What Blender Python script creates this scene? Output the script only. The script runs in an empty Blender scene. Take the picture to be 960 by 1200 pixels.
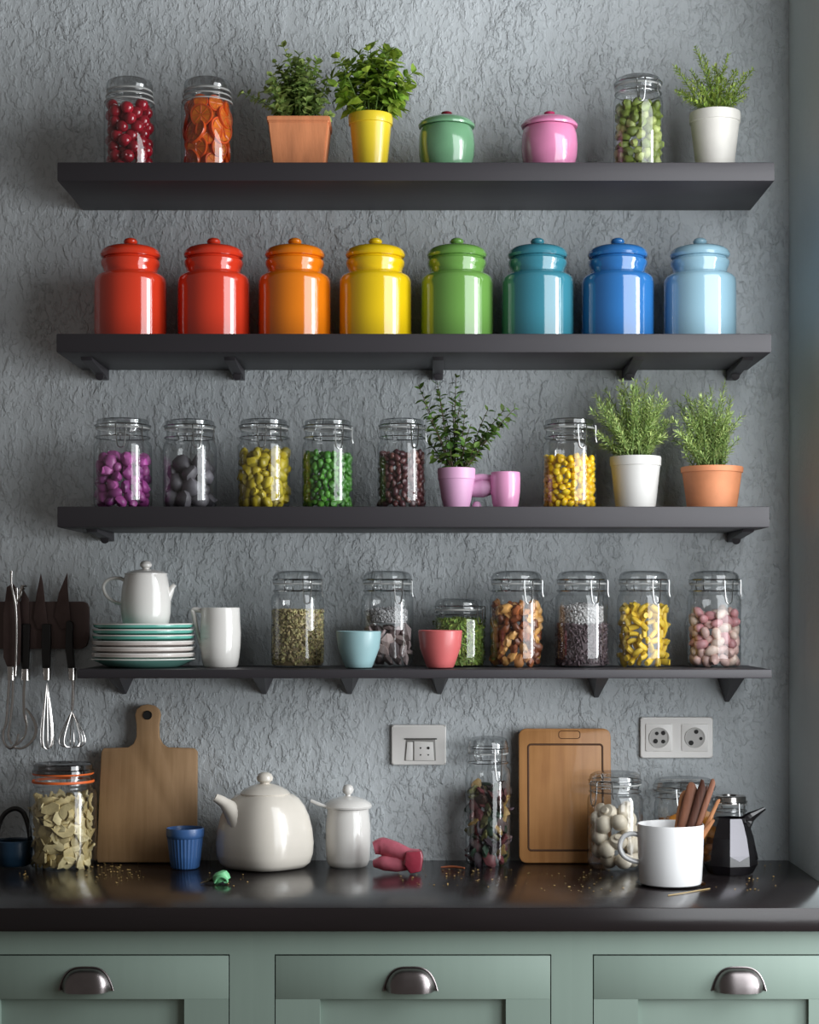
import bpy, bmesh, math, random
import numpy as np
from mathutils import Vector, Matrix, noise, Euler
from math import sin, cos, pi, radians

SC = bpy.context.scene
COL = SC.collection
F, D, VX, VY, CZ = 2100.0, 3.75, 500.0, 715.0, 1.423

def S(y): return (D + y) / F
def PX(px, y): return (px - VX) * S(y)
def PZ(py, y): return CZ - (py - VY) * S(y)
def P(px, py, y): return Vector((PX(px, y), y, PZ(py, y)))

# ------------------------------------------------------------------ materials
def lin(c):
    if isinstance(c, str):
        c = c.lstrip('#'); c = [int(c[i:i+2], 16) / 255 for i in (0, 2, 4)]
    return [(v / 12.92 if v <= .04045 else ((v + .055) / 1.055) ** 2.4) for v in c] + [1.0]

def newmat(name):
    m = bpy.data.materials.new(name); m.use_nodes = True
    nt = m.node_tree
    return m, nt, nt.nodes['Principled BSDF'], nt.nodes['Material Output']

def mat(name, col, rough=.5, metal=0., coat=0., var=.0, vscale=8., bump=0., bscale=60., stretch=(1, 1, 1),
        rnd=0., rndhue=0., island=0., spec=.5, sub=0., trans=0., col2=None, alpha=None):
    m, nt, b, out = newmat(name)
    N, L = nt.nodes, nt.links
    b.inputs['Base Color'].default_value = lin(col)
    b.inputs['Roughness'].default_value = rough
    b.inputs['Metallic'].default_value = metal
    b.inputs['Coat Weight'].default_value = coat
    b.inputs['Coat Roughness'].default_value = .04
    b.inputs['Specular IOR Level'].default_value = spec
    tc = N.new('ShaderNodeTexCoord'); mp = N.new('ShaderNodeMapping')
    mp.inputs['Scale'].default_value = stretch
    L.new(tc.outputs['Object'], mp.inputs['Vector'])
    src = None
    if var > 0 or col2:
        nz = N.new('ShaderNodeTexNoise'); nz.inputs['Scale'].default_value = vscale; nz.inputs['Detail'].default_value = 5
        L.new(mp.outputs['Vector'], nz.inputs['Vector'])
        rp = N.new('ShaderNodeValToRGB')
        c = lin(col)
        a = lin(col2) if col2 else [x * (1 - var) for x in c[:3]] + [1]
        z = c if col2 else [min(1, x * (1 + var)) for x in c[:3]] + [1]
        rp.color_ramp.elements[0].color = a; rp.color_ramp.elements[1].color = z
        rp.color_ramp.elements[0].position = .32; rp.color_ramp.elements[1].position = .68
        L.new(nz.outputs['Fac'], rp.inputs['Fac']); src = rp.outputs['Color']
    if rnd or rndhue or island:
        hs = N.new('ShaderNodeHueSaturation')
        if src: L.new(src, hs.inputs['Color'])
        else: hs.inputs['Color'].default_value = lin(col)
        if island:
            g = N.new('ShaderNodeNewGeometry'); ro = g.outputs['Random Per Island']
        else:
            g = N.new('ShaderNodeObjectInfo'); ro = g.outputs['Random']
        amt = island or rnd
        mr = N.new('ShaderNodeMapRange'); mr.inputs['To Min'].default_value = 1 - amt; mr.inputs['To Max'].default_value = 1 + amt
        L.new(ro, mr.inputs['Value']); L.new(mr.outputs['Result'], hs.inputs['Value'])
        if rndhue:
            m2 = N.new('ShaderNodeMath'); m2.operation = 'MULTIPLY'; m2.inputs[1].default_value = 7.13
            m3 = N.new('ShaderNodeMath'); m3.operation = 'FRACT'
            mh = N.new('ShaderNodeMapRange'); mh.inputs['To Min'].default_value = .5 - rndhue; mh.inputs['To Max'].default_value = .5 + rndhue
            L.new(ro, m2.inputs[0]); L.new(m2.outputs[0], m3.inputs[0]); L.new(m3.outputs[0], mh.inputs['Value']); L.new(mh.outputs['Result'], hs.inputs['Hue'])
        src = hs.outputs['Color']
    if src: L.new(src, b.inputs['Base Color'])
    if bump > 0:
        nb = N.new('ShaderNodeTexNoise'); nb.inputs['Scale'].default_value = bscale; nb.inputs['Detail'].default_value = 4
        L.new(mp.outputs['Vector'], nb.inputs['Vector'])
        bp = N.new('ShaderNodeBump'); bp.inputs['Strength'].default_value = 1; bp.inputs['Distance'].default_value = bump
        L.new(nb.outputs['Fac'], bp.inputs['Height']); L.new(bp.outputs['Normal'], b.inputs['Normal'])
    if trans > 0:
        tr = N.new('ShaderNodeBsdfTranslucent'); mx = N.new('ShaderNodeMixShader'); mx.inputs[0].default_value = trans
        if src: L.new(src, tr.inputs['Color'])
        else: tr.inputs['Color'].default_value = lin(col)
        L.new(b.outputs[0], mx.inputs[1]); L.new(tr.outputs[0], mx.inputs[2]); L.new(mx.outputs[0], out.inputs['Surface'])
    if alpha is not None:
        b.inputs['Alpha'].default_value = alpha
    return m

def glassmat(name, tint=(.985, .99, .99), edge=(.60, .63, .64), refl=.085, rough=.015, pw=3.2, top=.75):
    m, nt, b, out = newmat(name); N, L = nt.nodes, nt.links
    N.remove(b)
    lw = N.new('ShaderNodeLayerWeight'); lw.inputs['Blend'].default_value = .5
    pwr = N.new('ShaderNodeMath'); pwr.operation = 'POWER'; pwr.inputs[1].default_value = pw
    L.new(lw.outputs['Facing'], pwr.inputs[0])
    mr = N.new('ShaderNodeMapRange'); mr.inputs['To Min'].default_value = refl; mr.inputs['To Max'].default_value = top
    L.new(pwr.outputs[0], mr.inputs['Value'])
    mixc = N.new('ShaderNodeMix'); mixc.data_type = 'RGBA'
    mixc.inputs[6].default_value = (*tint, 1); mixc.inputs[7].default_value = (*edge, 1)
    p2 = N.new('ShaderNodeMath'); p2.operation = 'POWER'; p2.inputs[1].default_value = 2.5
    L.new(lw.outputs['Facing'], p2.inputs[0]); L.new(p2.outputs[0], mixc.inputs[0])
    t = N.new('ShaderNodeBsdfTransparent'); g = N.new('ShaderNodeBsdfGlossy'); g.inputs['Roughness'].default_value = rough
    L.new(mixc.outputs[2], t.inputs['Color'])
    mx = N.new('ShaderNodeMixShader')
    L.new(mr.outputs['Result'], mx.inputs[0]); L.new(t.outputs[0], mx.inputs[1]); L.new(g.outputs[0], mx.inputs[2])
    L.new(mx.outputs[0], out.inputs['Surface'])
    return m

def wallmat(name, c1, c2, strength=1.0):
    m, nt, b, out = newmat(name); N, L = nt.nodes, nt.links
    b.inputs['Roughness'].default_value = .72
    b.inputs['Specular IOR Level'].default_value = .3
    tc = N.new('ShaderNodeTexCoord')
    mp = N.new('ShaderNodeMapping'); mp.inputs['Scale'].default_value = (1, 1, .62); mp.inputs['Rotation'].default_value = (0, radians(12), 0)
    L.new(tc.outputs['Object'], mp.inputs['Vector'])
    # trowelled plaster: flat flakes with ragged edges over a grainy base
    n1 = N.new('ShaderNodeTexNoise'); n1.inputs['Scale'].default_value = 34; n1.inputs['Detail'].default_value = 7; n1.inputs['Roughness'].default_value = .56; n1.inputs['Distortion'].default_value = .25
    n2 = N.new('ShaderNodeTexNoise'); n2.inputs['Scale'].default_value = 96; n2.inputs['Detail'].default_value = 6; n2.inputs['Roughness'].default_value = .55; n2.inputs['Distortion'].default_value = .3
    n3 = N.new('ShaderNodeTexNoise'); n3.inputs['Scale'].default_value = 300; n3.inputs['Detail'].default_value = 3
    n4 = N.new('ShaderNodeTexNoise'); n4.inputs['Scale'].default_value = 3.2; n4.inputs['Detail'].default_value = 3
    for n in (n1, n2, n3, n4): L.new(mp.outputs['Vector'], n.inputs['Vector'])
    r1 = N.new('ShaderNodeValToRGB'); r1.color_ramp.elements[0].position = .50; r1.color_ramp.elements[1].position = .565
    L.new(n1.outputs['Fac'], r1.inputs['Fac'])
    r2 = N.new('ShaderNodeValToRGB'); r2.color_ramp.elements[0].position = .53; r2.color_ramp.elements[1].position = .605
    L.new(n2.outputs['Fac'], r2.inputs['Fac'])
    def madd(a, k, c=None):
        q = N.new('ShaderNodeMath'); q.operation = 'MULTIPLY_ADD'; q.inputs[1].default_value = k
        L.new(a, q.inputs[0])
        if c is None: q.inputs[2].default_value = 0
        else: L.new(c, q.inputs[2])
        return q.outputs[0]
    h = madd(r1.outputs['Color'], .42); h = madd(r2.outputs['Color'], .36, h); h = madd(n3.outputs['Fac'], .30, h); h = madd(n1.outputs['Fac'], .7, h); h = madd(n2.outputs['Fac'], .35, h)
    r4 = N.new('ShaderNodeMapRange'); r4.inputs['From Min'].default_value = .38; r4.inputs['From Max'].default_value = .62; r4.inputs['To Min'].default_value = .45; r4.inputs['To Max'].default_value = 1.15
    n5 = N.new('ShaderNodeTexNoise'); n5.inputs['Scale'].default_value = 9; n5.inputs['Detail'].default_value = 3; L.new(mp.outputs['Vector'], n5.inputs['Vector']); L.new(n5.outputs['Fac'], r4.inputs['Value'])
    hm = N.new('ShaderNodeMath'); hm.operation = 'MULTIPLY'; L.new(h, hm.inputs[0]); L.new(r4.outputs['Result'], hm.inputs[1]); h = hm.outputs[0]
    bp = N.new('ShaderNodeBump'); bp.inputs['Strength'].default_value = strength; bp.inputs['Distance'].default_value = .0036
    L.new(h, bp.inputs['Height']); L.new(bp.outputs['Normal'], b.inputs['Normal'])
    rp = N.new('ShaderNodeValToRGB'); rp.color_ramp.elements[0].color = lin(c1); rp.color_ramp.elements[1].color = lin(c2)
    rp.color_ramp.elements[0].position = .3; rp.color_ramp.elements[1].position = .7
    L.new(n4.outputs['Fac'], rp.inputs['Fac']); L.new(rp.outputs['Color'], b.inputs['Base Color'])
    return m

def woodmat(name, c1, c2, rough=.55, scale=9., axis='Z', coat=0., bump=.0006):
    m, nt, b, out = newmat(name); N, L = nt.nodes, nt.links
    b.inputs['Roughness'].default_value = rough; b.inputs['Coat Weight'].default_value = coat
    tc = N.new('ShaderNodeTexCoord'); mp = N.new('ShaderNodeMapping')
    mp.inputs['Scale'].default_value = (14, 14, 1.0) if axis == 'Z' else (1.0, 14, 14)
    L.new(tc.outputs['Object'], mp.inputs['Vector'])
    nz = N.new('ShaderNodeTexNoise'); nz.inputs['Scale'].default_value = scale; nz.inputs['Detail'].default_value = 6; nz.inputs['Distortion'].default_value = .4
    L.new(mp.outputs['Vector'], nz.inputs['Vector'])
    n2 = N.new('ShaderNodeTexNoise'); n2.inputs['Scale'].default_value = 7; n2.inputs['Detail'].default_value = 4
    L.new(tc.outputs['Object'], n2.inputs['Vector'])
    mx = N.new('ShaderNodeMath'); mx.operation = 'MULTIPLY_ADD'; mx.inputs[1].default_value = .5
    L.new(n2.outputs['Fac'], mx.inputs[0]); 
    m3 = N.new('ShaderNodeMath'); m3.operation = 'MULTIPLY'; m3.inputs[1].default_value = .5
    L.new(nz.outputs['Fac'], m3.inputs[0]); L.new(m3.outputs[0], mx.inputs[2])
    rp = N.new('ShaderNodeValToRGB'); rp.color_ramp.elements[0].color = lin(c1); rp.color_ramp.elements[1].color = lin(c2)
    rp.color_ramp.elements[0].position = .35; rp.color_ramp.elements[1].position = .65
    L.new(mx.outputs[0], rp.inputs['Fac']); L.new(rp.outputs['Color'], b.inputs['Base Color'])
    bp = N.new('ShaderNodeBump'); bp.inputs['Distance'].default_value = bump
    L.new(nz.outputs['Fac'], bp.inputs['Height']); L.new(bp.outputs['Normal'], b.inputs['Normal'])
    return m

# ------------------------------------------------------------------ mesh helpers
def catmull(pts, n=6):
    pts = [Vector(p) for p in pts]
    if len(pts) < 3: return pts
    q = [pts[0] * 2 - pts[1]] + pts + [pts[-1] * 2 - pts[-2]]
    out = []
    for i in range(1, len(q) - 2):
        p0, p1, p2, p3 = q[i-1:i+3]
        for k in range(n):
            t = k / n
            out.append(.5 * ((2*p1) + (p2-p0)*t + (2*p0-5*p1+4*p2-p3)*t*t + (3*p1-p0-3*p2+p3)*t**3))
    out.append(pts[-1]); return out

class MB:
    def __init__(s): s.bm = bmesh.new()
    def lathe(s, prof, seg=40, n=2.0, rot=0., ys=1., rib=None, c=(0, 0, 0), M=None, mi=0):
        rings = []; c = Vector(c)
        for (r, z) in prof:
            if r < 1e-6:
                v = Vector((0, 0, z)); v = (M @ v if M else v) + c
                rings.append([s.bm.verts.new(v)])
            else:
                ring = []
                for k in range(seg):
                    a = 2 * pi * k / seg
                    q = r if n == 2 else r * (abs(cos(a))**n + abs(sin(a))**n) ** (-1/n)
                    if rib: q *= rib(a, z)
                    v = Vector((q * cos(a + rot), q * sin(a + rot) * ys, z)); v = (M @ v if M else v) + c
                    ring.append(s.bm.verts.new(v))
                rings.append(ring)
        for A, B in zip(rings, rings[1:]):
            for k in range(seg):
                k2 = (k + 1) % seg
                if len(A) == 1 and len(B) == 1: break
                if len(A) == 1: f = (A[0], B[k2], B[k])
                elif len(B) == 1: f = (A[k], A[k2], B[0])
                else: f = (A[k], A[k2], B[k2], B[k])
                try: s.bm.faces.new(f).material_index = mi
                except ValueError: pass
        return s
    def tube(s, pts, r, seg=8, smooth=0, closed=False, flat=1., cap=True, mi=0):
        pts = catmull(pts, smooth) if smooth else [Vector(p) for p in pts]
        n = len(pts); rs = r if isinstance(r, (list, tuple)) else None
        rad = (lambda i: (rs[min(int(i/(n-1)*(len(rs)-1)), len(rs)-2)] * (1 - (i/(n-1)*(len(rs)-1)) % 1 if i < n-1 else 0) +
                          rs[min(int(i/(n-1)*(len(rs)-1)), len(rs)-2) + 1] * ((i/(n-1)*(len(rs)-1)) % 1 if i < n-1 else 1))) if rs else (lambda i: r)
        up = None; rings = []
        for i, p in enumerate(pts):
            a = pts[i-1] if (i or closed) else p; b = pts[(i+1) % n] if (i < n-1 or closed) else p
            t = (b - a)
            if t.length < 1e-9: t = Vector((0, 0, 1))
            t.normalize()
            if up is None:
                up = Vector((0, 1, 0)) if abs(t.y) < .9 else Vector((1, 0, 0))
            u = (up - t * up.dot(t)); u.normalize(); up = u; w = t.cross(u)
            q = rad(i)
            rings.append([s.bm.verts.new(p + (u * cos(2*pi*k/seg) * flat + w * sin(2*pi*k/seg)) * q) for k in range(seg)])
        R = rings + ([rings[0]] if closed else [])
        for A, B in zip(R, R[1:]):
            for k in range(seg):
                s.bm.faces.new((A[k], A[(k+1) % seg], B[(k+1) % seg], B[k])).material_index = mi
        if cap and not closed:
            s.bm.faces.new(rings[0][::-1]).material_index = mi; s.bm.faces.new(rings[-1]).material_index = mi
        return s
    def box(s, a, b, bev=0., seg=2, mi=0):
        a, b = Vector(a), Vector(b); c = (a + b) / 2; d = b - a
        t = bmesh.new(); bmesh.ops.create_cube(t, size=1)
        for v in t.verts: v.co = Vector((v.co.x * abs(d.x), v.co.y * abs(d.y), v.co.z * abs(d.z))) + c
        if bev: bmesh.ops.bevel(t, geom=t.edges[:], offset=bev, segments=seg, affect='EDGES', profile=.5)
        return s.merge(t, mi=mi)
    def prism(s, poly, y0, y1, bev=0., mi=0, axis='Y'):
        """polygon in x,z extruded along y (or polygon in y,z along x)"""
        t = bmesh.new()
        mk = (lambda p, h: (p[0], h, p[1])) if axis == 'Y' else ((lambda p, h: (h, p[0], p[1])) if axis == 'X' else (lambda p, h: (p[0], p[1], h)))
        A = [t.verts.new(mk(p, y0)) for p in poly]; B = [t.verts.new(mk(p, y1)) for p in poly]
        t.faces.new(A); t.faces.new(B[::-1])
        for i in range(len(poly)):
            j = (i + 1) % len(poly); t.faces.new((A[i], B[i], B[j], A[j]))
        bmesh.ops.recalc_face_normals(t, faces=t.faces[:])
        if bev: bmesh.ops.bevel(t, geom=t.edges[:], offset=bev, segments=2, affect='EDGES', profile=.5)
        return s.merge(t, mi=mi)
    def merge(s, t, M=None, mi=0):
        mp = {}
        for v in t.verts: mp[v] = s.bm.verts.new(M @ v.co if M else v.co)
        for f in t.faces:
            try: s.bm.faces.new([mp[v] for v in f.verts]).material_index = mi if mi else f.material_index
            except ValueError: pass
        t.free(); return s
    def blob(s, r=(1, 1, 1), amp=.15, fr=1.2, seed=0, sub=2, M=None, mi=0, facet=False):
        t = bmesh.new(); bmesh.ops.create_icosphere(t, subdivisions=sub, radius=1)
        off = Vector((seed * 7.3, seed * 3.1, seed * 1.7))
        for v in t.verts:
            d = 1 + amp * noise.noise(v.co * fr + off)
            v.co = Vector((v.co.x * r[0] * d, v.co.y * r[1] * d, v.co.z * r[2] * d))
        return s.merge(t, M, mi)
    def leaf(s, p, d, nrm, Ln, W, curl=.15, mi=0):
        d = d.normalized(); w = d.cross(nrm)
        if w.length < 1e-5: w = d.cross(Vector((1, .3, .2)))
        w.normalize(); u = w.cross(d)
        V = s.bm.verts.new
        b = V(p)
        rows = []
        for t, ww in ((.3, .85), (.62, .9), ):
            dn = -curl * Ln * t * t
            rows.append((V(p + d*Ln*t + w*W*.5*ww + u*(dn + .12*W)), V(p + d*Ln*t + u*dn), V(p + d*Ln*t - w*W*.5*ww + u*(dn + .12*W))))
        e = V(p + d*Ln - u*curl*Ln)
        a, c = rows
        for f in ((b, a[0], a[1]), (b, a[1], a[2]), (a[0], c[0], c[1], a[1]), (a[1], c[1], c[2], a[2]), (c[0], e, c[1]), (c[1], e, c[2])):
            s.bm.faces.new(f).material_index = mi
    def needle(s, p, d, nrm, Ln, W):
        d = d.normalized(); w = d.cross(nrm)
        if w.length < 1e-5: w = d.cross(Vector((1, .3, .2)))
        w.normalize(); u = w.cross(d); V = s.bm.verts.new
        b = V(p); l = V(p + d*Ln*.5 + w*W*.5); r = V(p + d*Ln*.5 - w*W*.5); m = V(p + d*Ln*.5 - u*W*.25); e = V(p + d*Ln)
        s.bm.faces.new((b, l, m)); s.bm.faces.new((b, m, r)); s.bm.faces.new((l, e, m)); s.bm.faces.new((m, e, r))
    def build(s, name, mats, parent=None, loc=(0, 0, 0), rot=None, smooth=True, sharp=38, recalc=True):
        if recalc: bmesh.ops.recalc_face_normals(s.bm, faces=s.bm.faces[:])
        me = bpy.data.meshes.new(name); s.bm.to_mesh(me); s.bm.free()
        for m in (mats if isinstance(mats, (list, tuple)) else [mats]): me.materials.append(m)
        if smooth:
            me.shade_smooth(); me.set_sharp_from_angle(angle=radians(sharp))
        o = bpy.data.objects.new(name, me); COL.objects.link(o)
        if parent is not None: o.parent = parent
        o.location = loc
        if rot: o.rotation_euler = rot
        return o

def tag(o, label=None, cat=None, group=None, kind=None):
    if label: o['label'] = label
    if cat: o['category'] = cat
    if group: o['group'] = group
    if kind: o['kind'] = kind
    return o
def thing(name, loc, label, cat, group=None, rz=0.):
    o = bpy.data.objects.new(name, None); o.empty_display_size = .05; COL.objects.link(o)
    o.location = loc; o.rotation_euler = (0, 0, rz)
    return tag(o, label, cat, group)

class Frame:
    """place of a thing: its centre column in the picture, depth and the surface under it"""
    def __init__(s, cx, y, bz, top, bot=None):
        s.cx, s.y, s.bz, s.s = cx, y, bz, S(y)
        s.loc = Vector((PX(cx, y), y, bz))
        s.top = top; s.H = PZ(top, y) - bz
        s.bot = bot if bot is not None else VY + (CZ - bz) / s.s
    def z(s, py): return (s.bot - py) / (s.bot - s.top) * s.H
    def pr(s, prof): return [(r * s.s, max(0., s.z(py)) if py is not None else 0.) for r, py in prof]
    def x(s, px): return (px - s.cx) * s.s
    def p(s, px, py, dy=0.): return Vector((s.x(px), dy, s.z(py)))

# ------------------------------------------------------------------ colours
M = {}
M['wall'] = wallmat('plaster_grey_blue', '#bac0c3', '#c8cdd0', 1.0)
M['wall_r'] = wallmat('plaster_reveal_lit', '#d2dcdd', '#dbe4e5', .4)  # paler than the back wall: window glow on this face put into the colour
M['shelf'] = mat('charcoal_painted_board', '#322f33', .5, var=.08, vscale=6, bump=.0002, bscale=90, stretch=(.2, 1, 1))
M['counter'] = mat('black_stained_worktop', '#1f1a1b', .21, var=.3, vscale=9, bump=.00025, bscale=40, stretch=(.15, 1, 1))
M['sage'] = mat('sage_green_paint', '#84958b', .5, var=.06, vscale=5, bump=.0002, bscale=50, stretch=(1, 1, .1))
M['sage_dark'] = mat('shadow_gap_paint', '#20261f', .8)
M['handle'] = mat('pewter_metal', '#8a8383', .3, metal=1., var=.1, vscale=30)
M['steel'] = mat('polished_steel', '#c9c5c2', .18, metal=1., var=.05, vscale=30)
M['wire'] = mat('clip_wire', '#b4b6b6', .22, metal=1.)
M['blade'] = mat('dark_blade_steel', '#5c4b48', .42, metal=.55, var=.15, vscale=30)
M['black'] = mat('black_plastic', '#0f0d0d', .3, coat=.2)
M['rackwood'] = mat('dark_brown_wood', '#5a4743', .6, var=.15, vscale=12, stretch=(.2, 1, 1))
M['white'] = mat('white_glaze', '#dcd9d4', .12, coat=.5, var=.03, vscale=10)
M['cream'] = mat('cream_glaze', '#d8d1c6', .22, coat=.4, var=.04, vscale=10)
M['mugwhite'] = mat('white_porcelain', '#dedede', .2, coat=.3)
M['plastic'] = mat('white_socket_plastic', '#efece8', .35)
M['socket_in'] = mat('grey_socket_well', '#b3b0ac', .4)
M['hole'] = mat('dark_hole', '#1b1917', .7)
M['glass'] = glassmat('clear_glass')
M['glass_lid'] = glassmat('clear_glass_lid', tint=(.93, .94, .94), edge=(.45, .48, .49), refl=.11, pw=2.2)
M['glass_dark'] = glassmat('smoky_lid_glass', tint=(.30, .29, .29), edge=(.2, .2, .2), refl=.13, pw=2.5)
M['gasket'] = mat('pale_seal', '#b8b9b6', .5, alpha=.55)
M['gasket_orange'] = mat('orange_rubber', '#e0672a', .5)
M['soil'] = mat('soil', '#2c2019', .95, var=.4, vscale=80, bump=.003, bscale=200)
M['terra'] = mat('terracotta', '#d4875a', .75, var=.16, vscale=14, bump=.0006, bscale=40, stretch=(3, 3, .6))
M['terra2'] = mat('terracotta_orange', '#d58a60', .65, var=.13, vscale=16, bump=.0003, bscale=60)
M['yellowpot'] = mat('yellow_glaze_pot', '#e8cc31', .3, coat=.3, var=.05, vscale=8)
M['whitepot'] = mat('white_clay_pot', '#d9d5cd', .55, var=.05, vscale=14, bump=.0003, bscale=60)
M['greypot'] = mat('pale_grey_pot', '#cfcdc9', .5, var=.04, vscale=10)
M['pinkpot'] = mat('pink_matt_glaze', '#d6a3c6', .42, var=.03, vscale=9)
M['pinkgl'] = mat('pink_gloss_glaze', '#d894ba', .2, coat=.5)
M['stem'] = mat('green_stem', '#5f7a35', .6)
M['woody'] = mat('brown_twig', '#4a3d28', .7)
def leafm(n, c, isl=.4, hue=.02, tr=.3): return mat(n, c, .45, island=isl, rndhue=hue, trans=tr, spec=.35)
M['leaf_mint'] = leafm('oregano_leaf', '#98ad62'); M['leaf_basil'] = leafm('basil_leaf', '#94b045'); M['leaf_rose'] = leafm('rosemary_leaf', '#a3b858')
M['leaf_thyme'] = leafm('thyme_leaf', '#b7ca82'); M['leaf_shrub'] = leafm('shrub_leaf', '#5c7a38', .55)

# ------------------------------------------------------------------ the setting
RX = PX(925, 0)
w = MB(); w.box((-1.35, 0, 0), (RX + .1, .08, 2.75)); tag(w.build('wall_back', M['wall']), kind='structure')
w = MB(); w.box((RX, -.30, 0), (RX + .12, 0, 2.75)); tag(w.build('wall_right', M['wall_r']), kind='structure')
w = MB(); w.box((-1.35, -2.2, -.04), (RX + .12, .08, 0)); tag(w.build('floor', mat('floor_boards', '#6b5a4a', .6, var=.2, vscale=4)), kind='structure')

# ------------------------------------------------------------------ shelves
SH = {}
def shelf(idx, px0, px1, top, bot, depth, label, brackets=()):
    yf = -depth
    z1, z0 = PZ(top, yf), PZ(bot, yf)
    x0, x1 = PX(px0, yf), PX(px1, yf)
    SH[idx] = z1
    t = thing('wall_shelf', ((x0 + x1) / 2, 0, z0), label, 'shelf', 'charcoal wall shelves')
    c = (x0 + x1) / 2
    b = MB(); b.box((x0 - c, yf, 0), (x1 - c, -.001, z1 - z0), .0022); b.build('board', M['shelf'], t)
    for kind, px, hpx in brackets:
        x = PX(px, 0) - c; m = MB(); h = hpx * S(0)
        if kind == 'gusset':      # wedge that narrows to a point at the wall
            wt, wb = .0235, .004
            vs = [(-wt, -.002, 0), (wt, -.002, 0), (wt * .55, -.15, 0), (-wt * .55, -.15, 0), (-wb, -.002, -h), (wb, -.002, -h)]
            V = [m.bm.verts.new((x + a, bb, cc)) for a, bb, cc in vs]
            for f in ((0, 1, 2, 3), (0, 4, 5, 1), (3, 2, 5, 4), (0, 3, 4), (1, 5, 2)): m.bm.faces.new([V[i] for i in f])
        else:                     # small folded foot with a rounded nose
            m.prism([(-.002, 0), (-.20, 0), (-.19, -.006), (-.05, -h * .75), (-.03, -h), (-.002, -h)], x - .011, x + .011, .001, axis='X')
            m.lathe([(0, 0), (.0085, .001), (.0095, .005), (.0095, .009)], 16, c=(x, -.055, -h * .95), M=Matrix.Rotation(radians(-60), 3, 'X'))
        m.build('bracket', M['shelf'], t)
shelf(1, 67, 908, 190, 212, .26, 'thick charcoal wall shelf, topmost of the four, without visible brackets')
shelf(2, 66, 904.5, 391, 413, .26, 'thick charcoal wall shelf carrying the row of coloured canisters', [('foot', 122, 12), ('foot', 281, 12), ('foot', 513, 12), ('foot', 735, 12), ('foot', 857, 12)])
shelf(3, 67, 902, 593.5, 618, .26, 'charcoal wall shelf carrying pink cup and short round clip jars', [('foot', 128, 10), ('foot', 858, 11)])
shelf(4, 90, 905, 784.5, 795, .26, 'thin charcoal wall shelf with wedge brackets, lowest of the four', [('gusset', 146, 24), ('gusset', 310, 24), ('gusset', 410, 24), ('gusset', 515, 24), ('gusset', 699, 28), ('gusset', 852, 33)])

# ------------------------------------------------------------------ worktop and cabinets
YF = -.602; CT = PZ(1064, YF); CB = PZ(1092, YF)
c = MB(); c.box((-1.2, YF, CB), (RX - .001, -.001, CT), .0025); 
co = c.build('countertop', M['counter']); tag(co, 'long black-brown kitchen worktop over the sage green cabinets', 'countertop')
YC = -.578
def cabinet(pxl, pxr, dl, dr, label):
    x0, x1 = PX(pxl, YC), PX(pxr, YC); c = (x0 + x1) / 2; W = (x1 - x0) / 2
    t = thing('base_cabinet', (c, 0, 0), label, 'cabinet', 'sage green base cabinets')
    zt = CB - .001; zd = PZ(1119, YC); zb = .34
    xl, xr = PX(dl, YC) - c, PX(dr, YC) - c
    m = MB()
    m.box((-W, YC, zd + .001), (W, -.003, zt)); m.box((-W, YC, .1), (xl - .0018, -.003, zd + .001)); m.box((xr + .0018, YC, .1), (W, -.003, zd + .001))
    m.box((xl - .0018, YC, .1), (xr + .0018, -.003, zb - .0018))
    m.build('face_frame', M['sage'], t)
    m = MB(); m.box((xl - .0018, YC + .03, zb - .0018), (xr + .0018, YC + .04, zd + .001)); m.build('carcass_back', M['sage_dark'], t)
    m = MB(); m.box((-W, YC + .05, 0), (W, -.003, .1)); m.build('plinth', M['sage'], t)
    fr = 52 * S(YC)
    m = MB()
    m.box((xl, YC, zd - fr), (xr, YC + .022, zd - .0016), .0008); m.box((xl, YC, zb), (xl + fr, YC + .022, zd - fr)); m.box((xr - fr, YC, zb), (xr, YC + .022, zd - fr)); m.box((xl + fr, YC, zb), (xr - fr, YC + .022, zb + fr))
    d = m.build('drawer', M['sage'], t)
    m = MB(); m.box((xl + fr, YC + .0105, zb + fr), (xr - fr, YC + .02, zd - fr)); m.build('panel', M['sage'], d)
    return t, d, c
def cup_handle(d, c, px):
    # half-dome cup pull with a flat back flange
    x = PX(px, YC) - c; s = S(YC); z0 = PZ(1161, YC); h = 27 * s; wd = 31 * s; dp = .024
    m = MB(); n1, n2 = 28, 9; G = []
    def rim(a, k=1.):
        q = (abs(cos(a))**3.4 + abs(sin(a))**3.4) ** (-1/3.4)
        zz = sin(a) * q
        return wd * k * cos(a) * q * (1 - .24 * zz), h * k * zz
    for j in range(n2 + 1):
        u = j / n2; row = []
        for i in range(n1 + 1):
            a = pi * i / n1; rx, rz = rim(a)
            d_ = dp * sin(u * pi / 2) * (1 - abs(cos(a)) ** 5) ** .8
            row.append(m.bm.verts.new((x + rx * (1 - .07 * u * u), YC - d_, z0 + rz * (cos(u * pi / 2) ** .8 if j < n2 else 0) - .0015 * sin(a) * u)))
        G.append(row)
    for j in range(n2):
        for i in range(n1): m.bm.faces.new((G[j][i], G[j][i+1], G[j+1][i+1], G[j+1][i]))
    m.tube([Vector((x + rim(pi*i/28, 1.03)[0], YC - .001, z0 + rim(pi*i/28, 1.03)[1])) for i in range(29)], .0014, 6)
    bmesh.ops.remove_doubles(m.bm, verts=m.bm.verts[:], dist=1e-6)
    tag(m.build('cup_handle', M['handle'], d), 'dark pewter cup pull')
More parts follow.
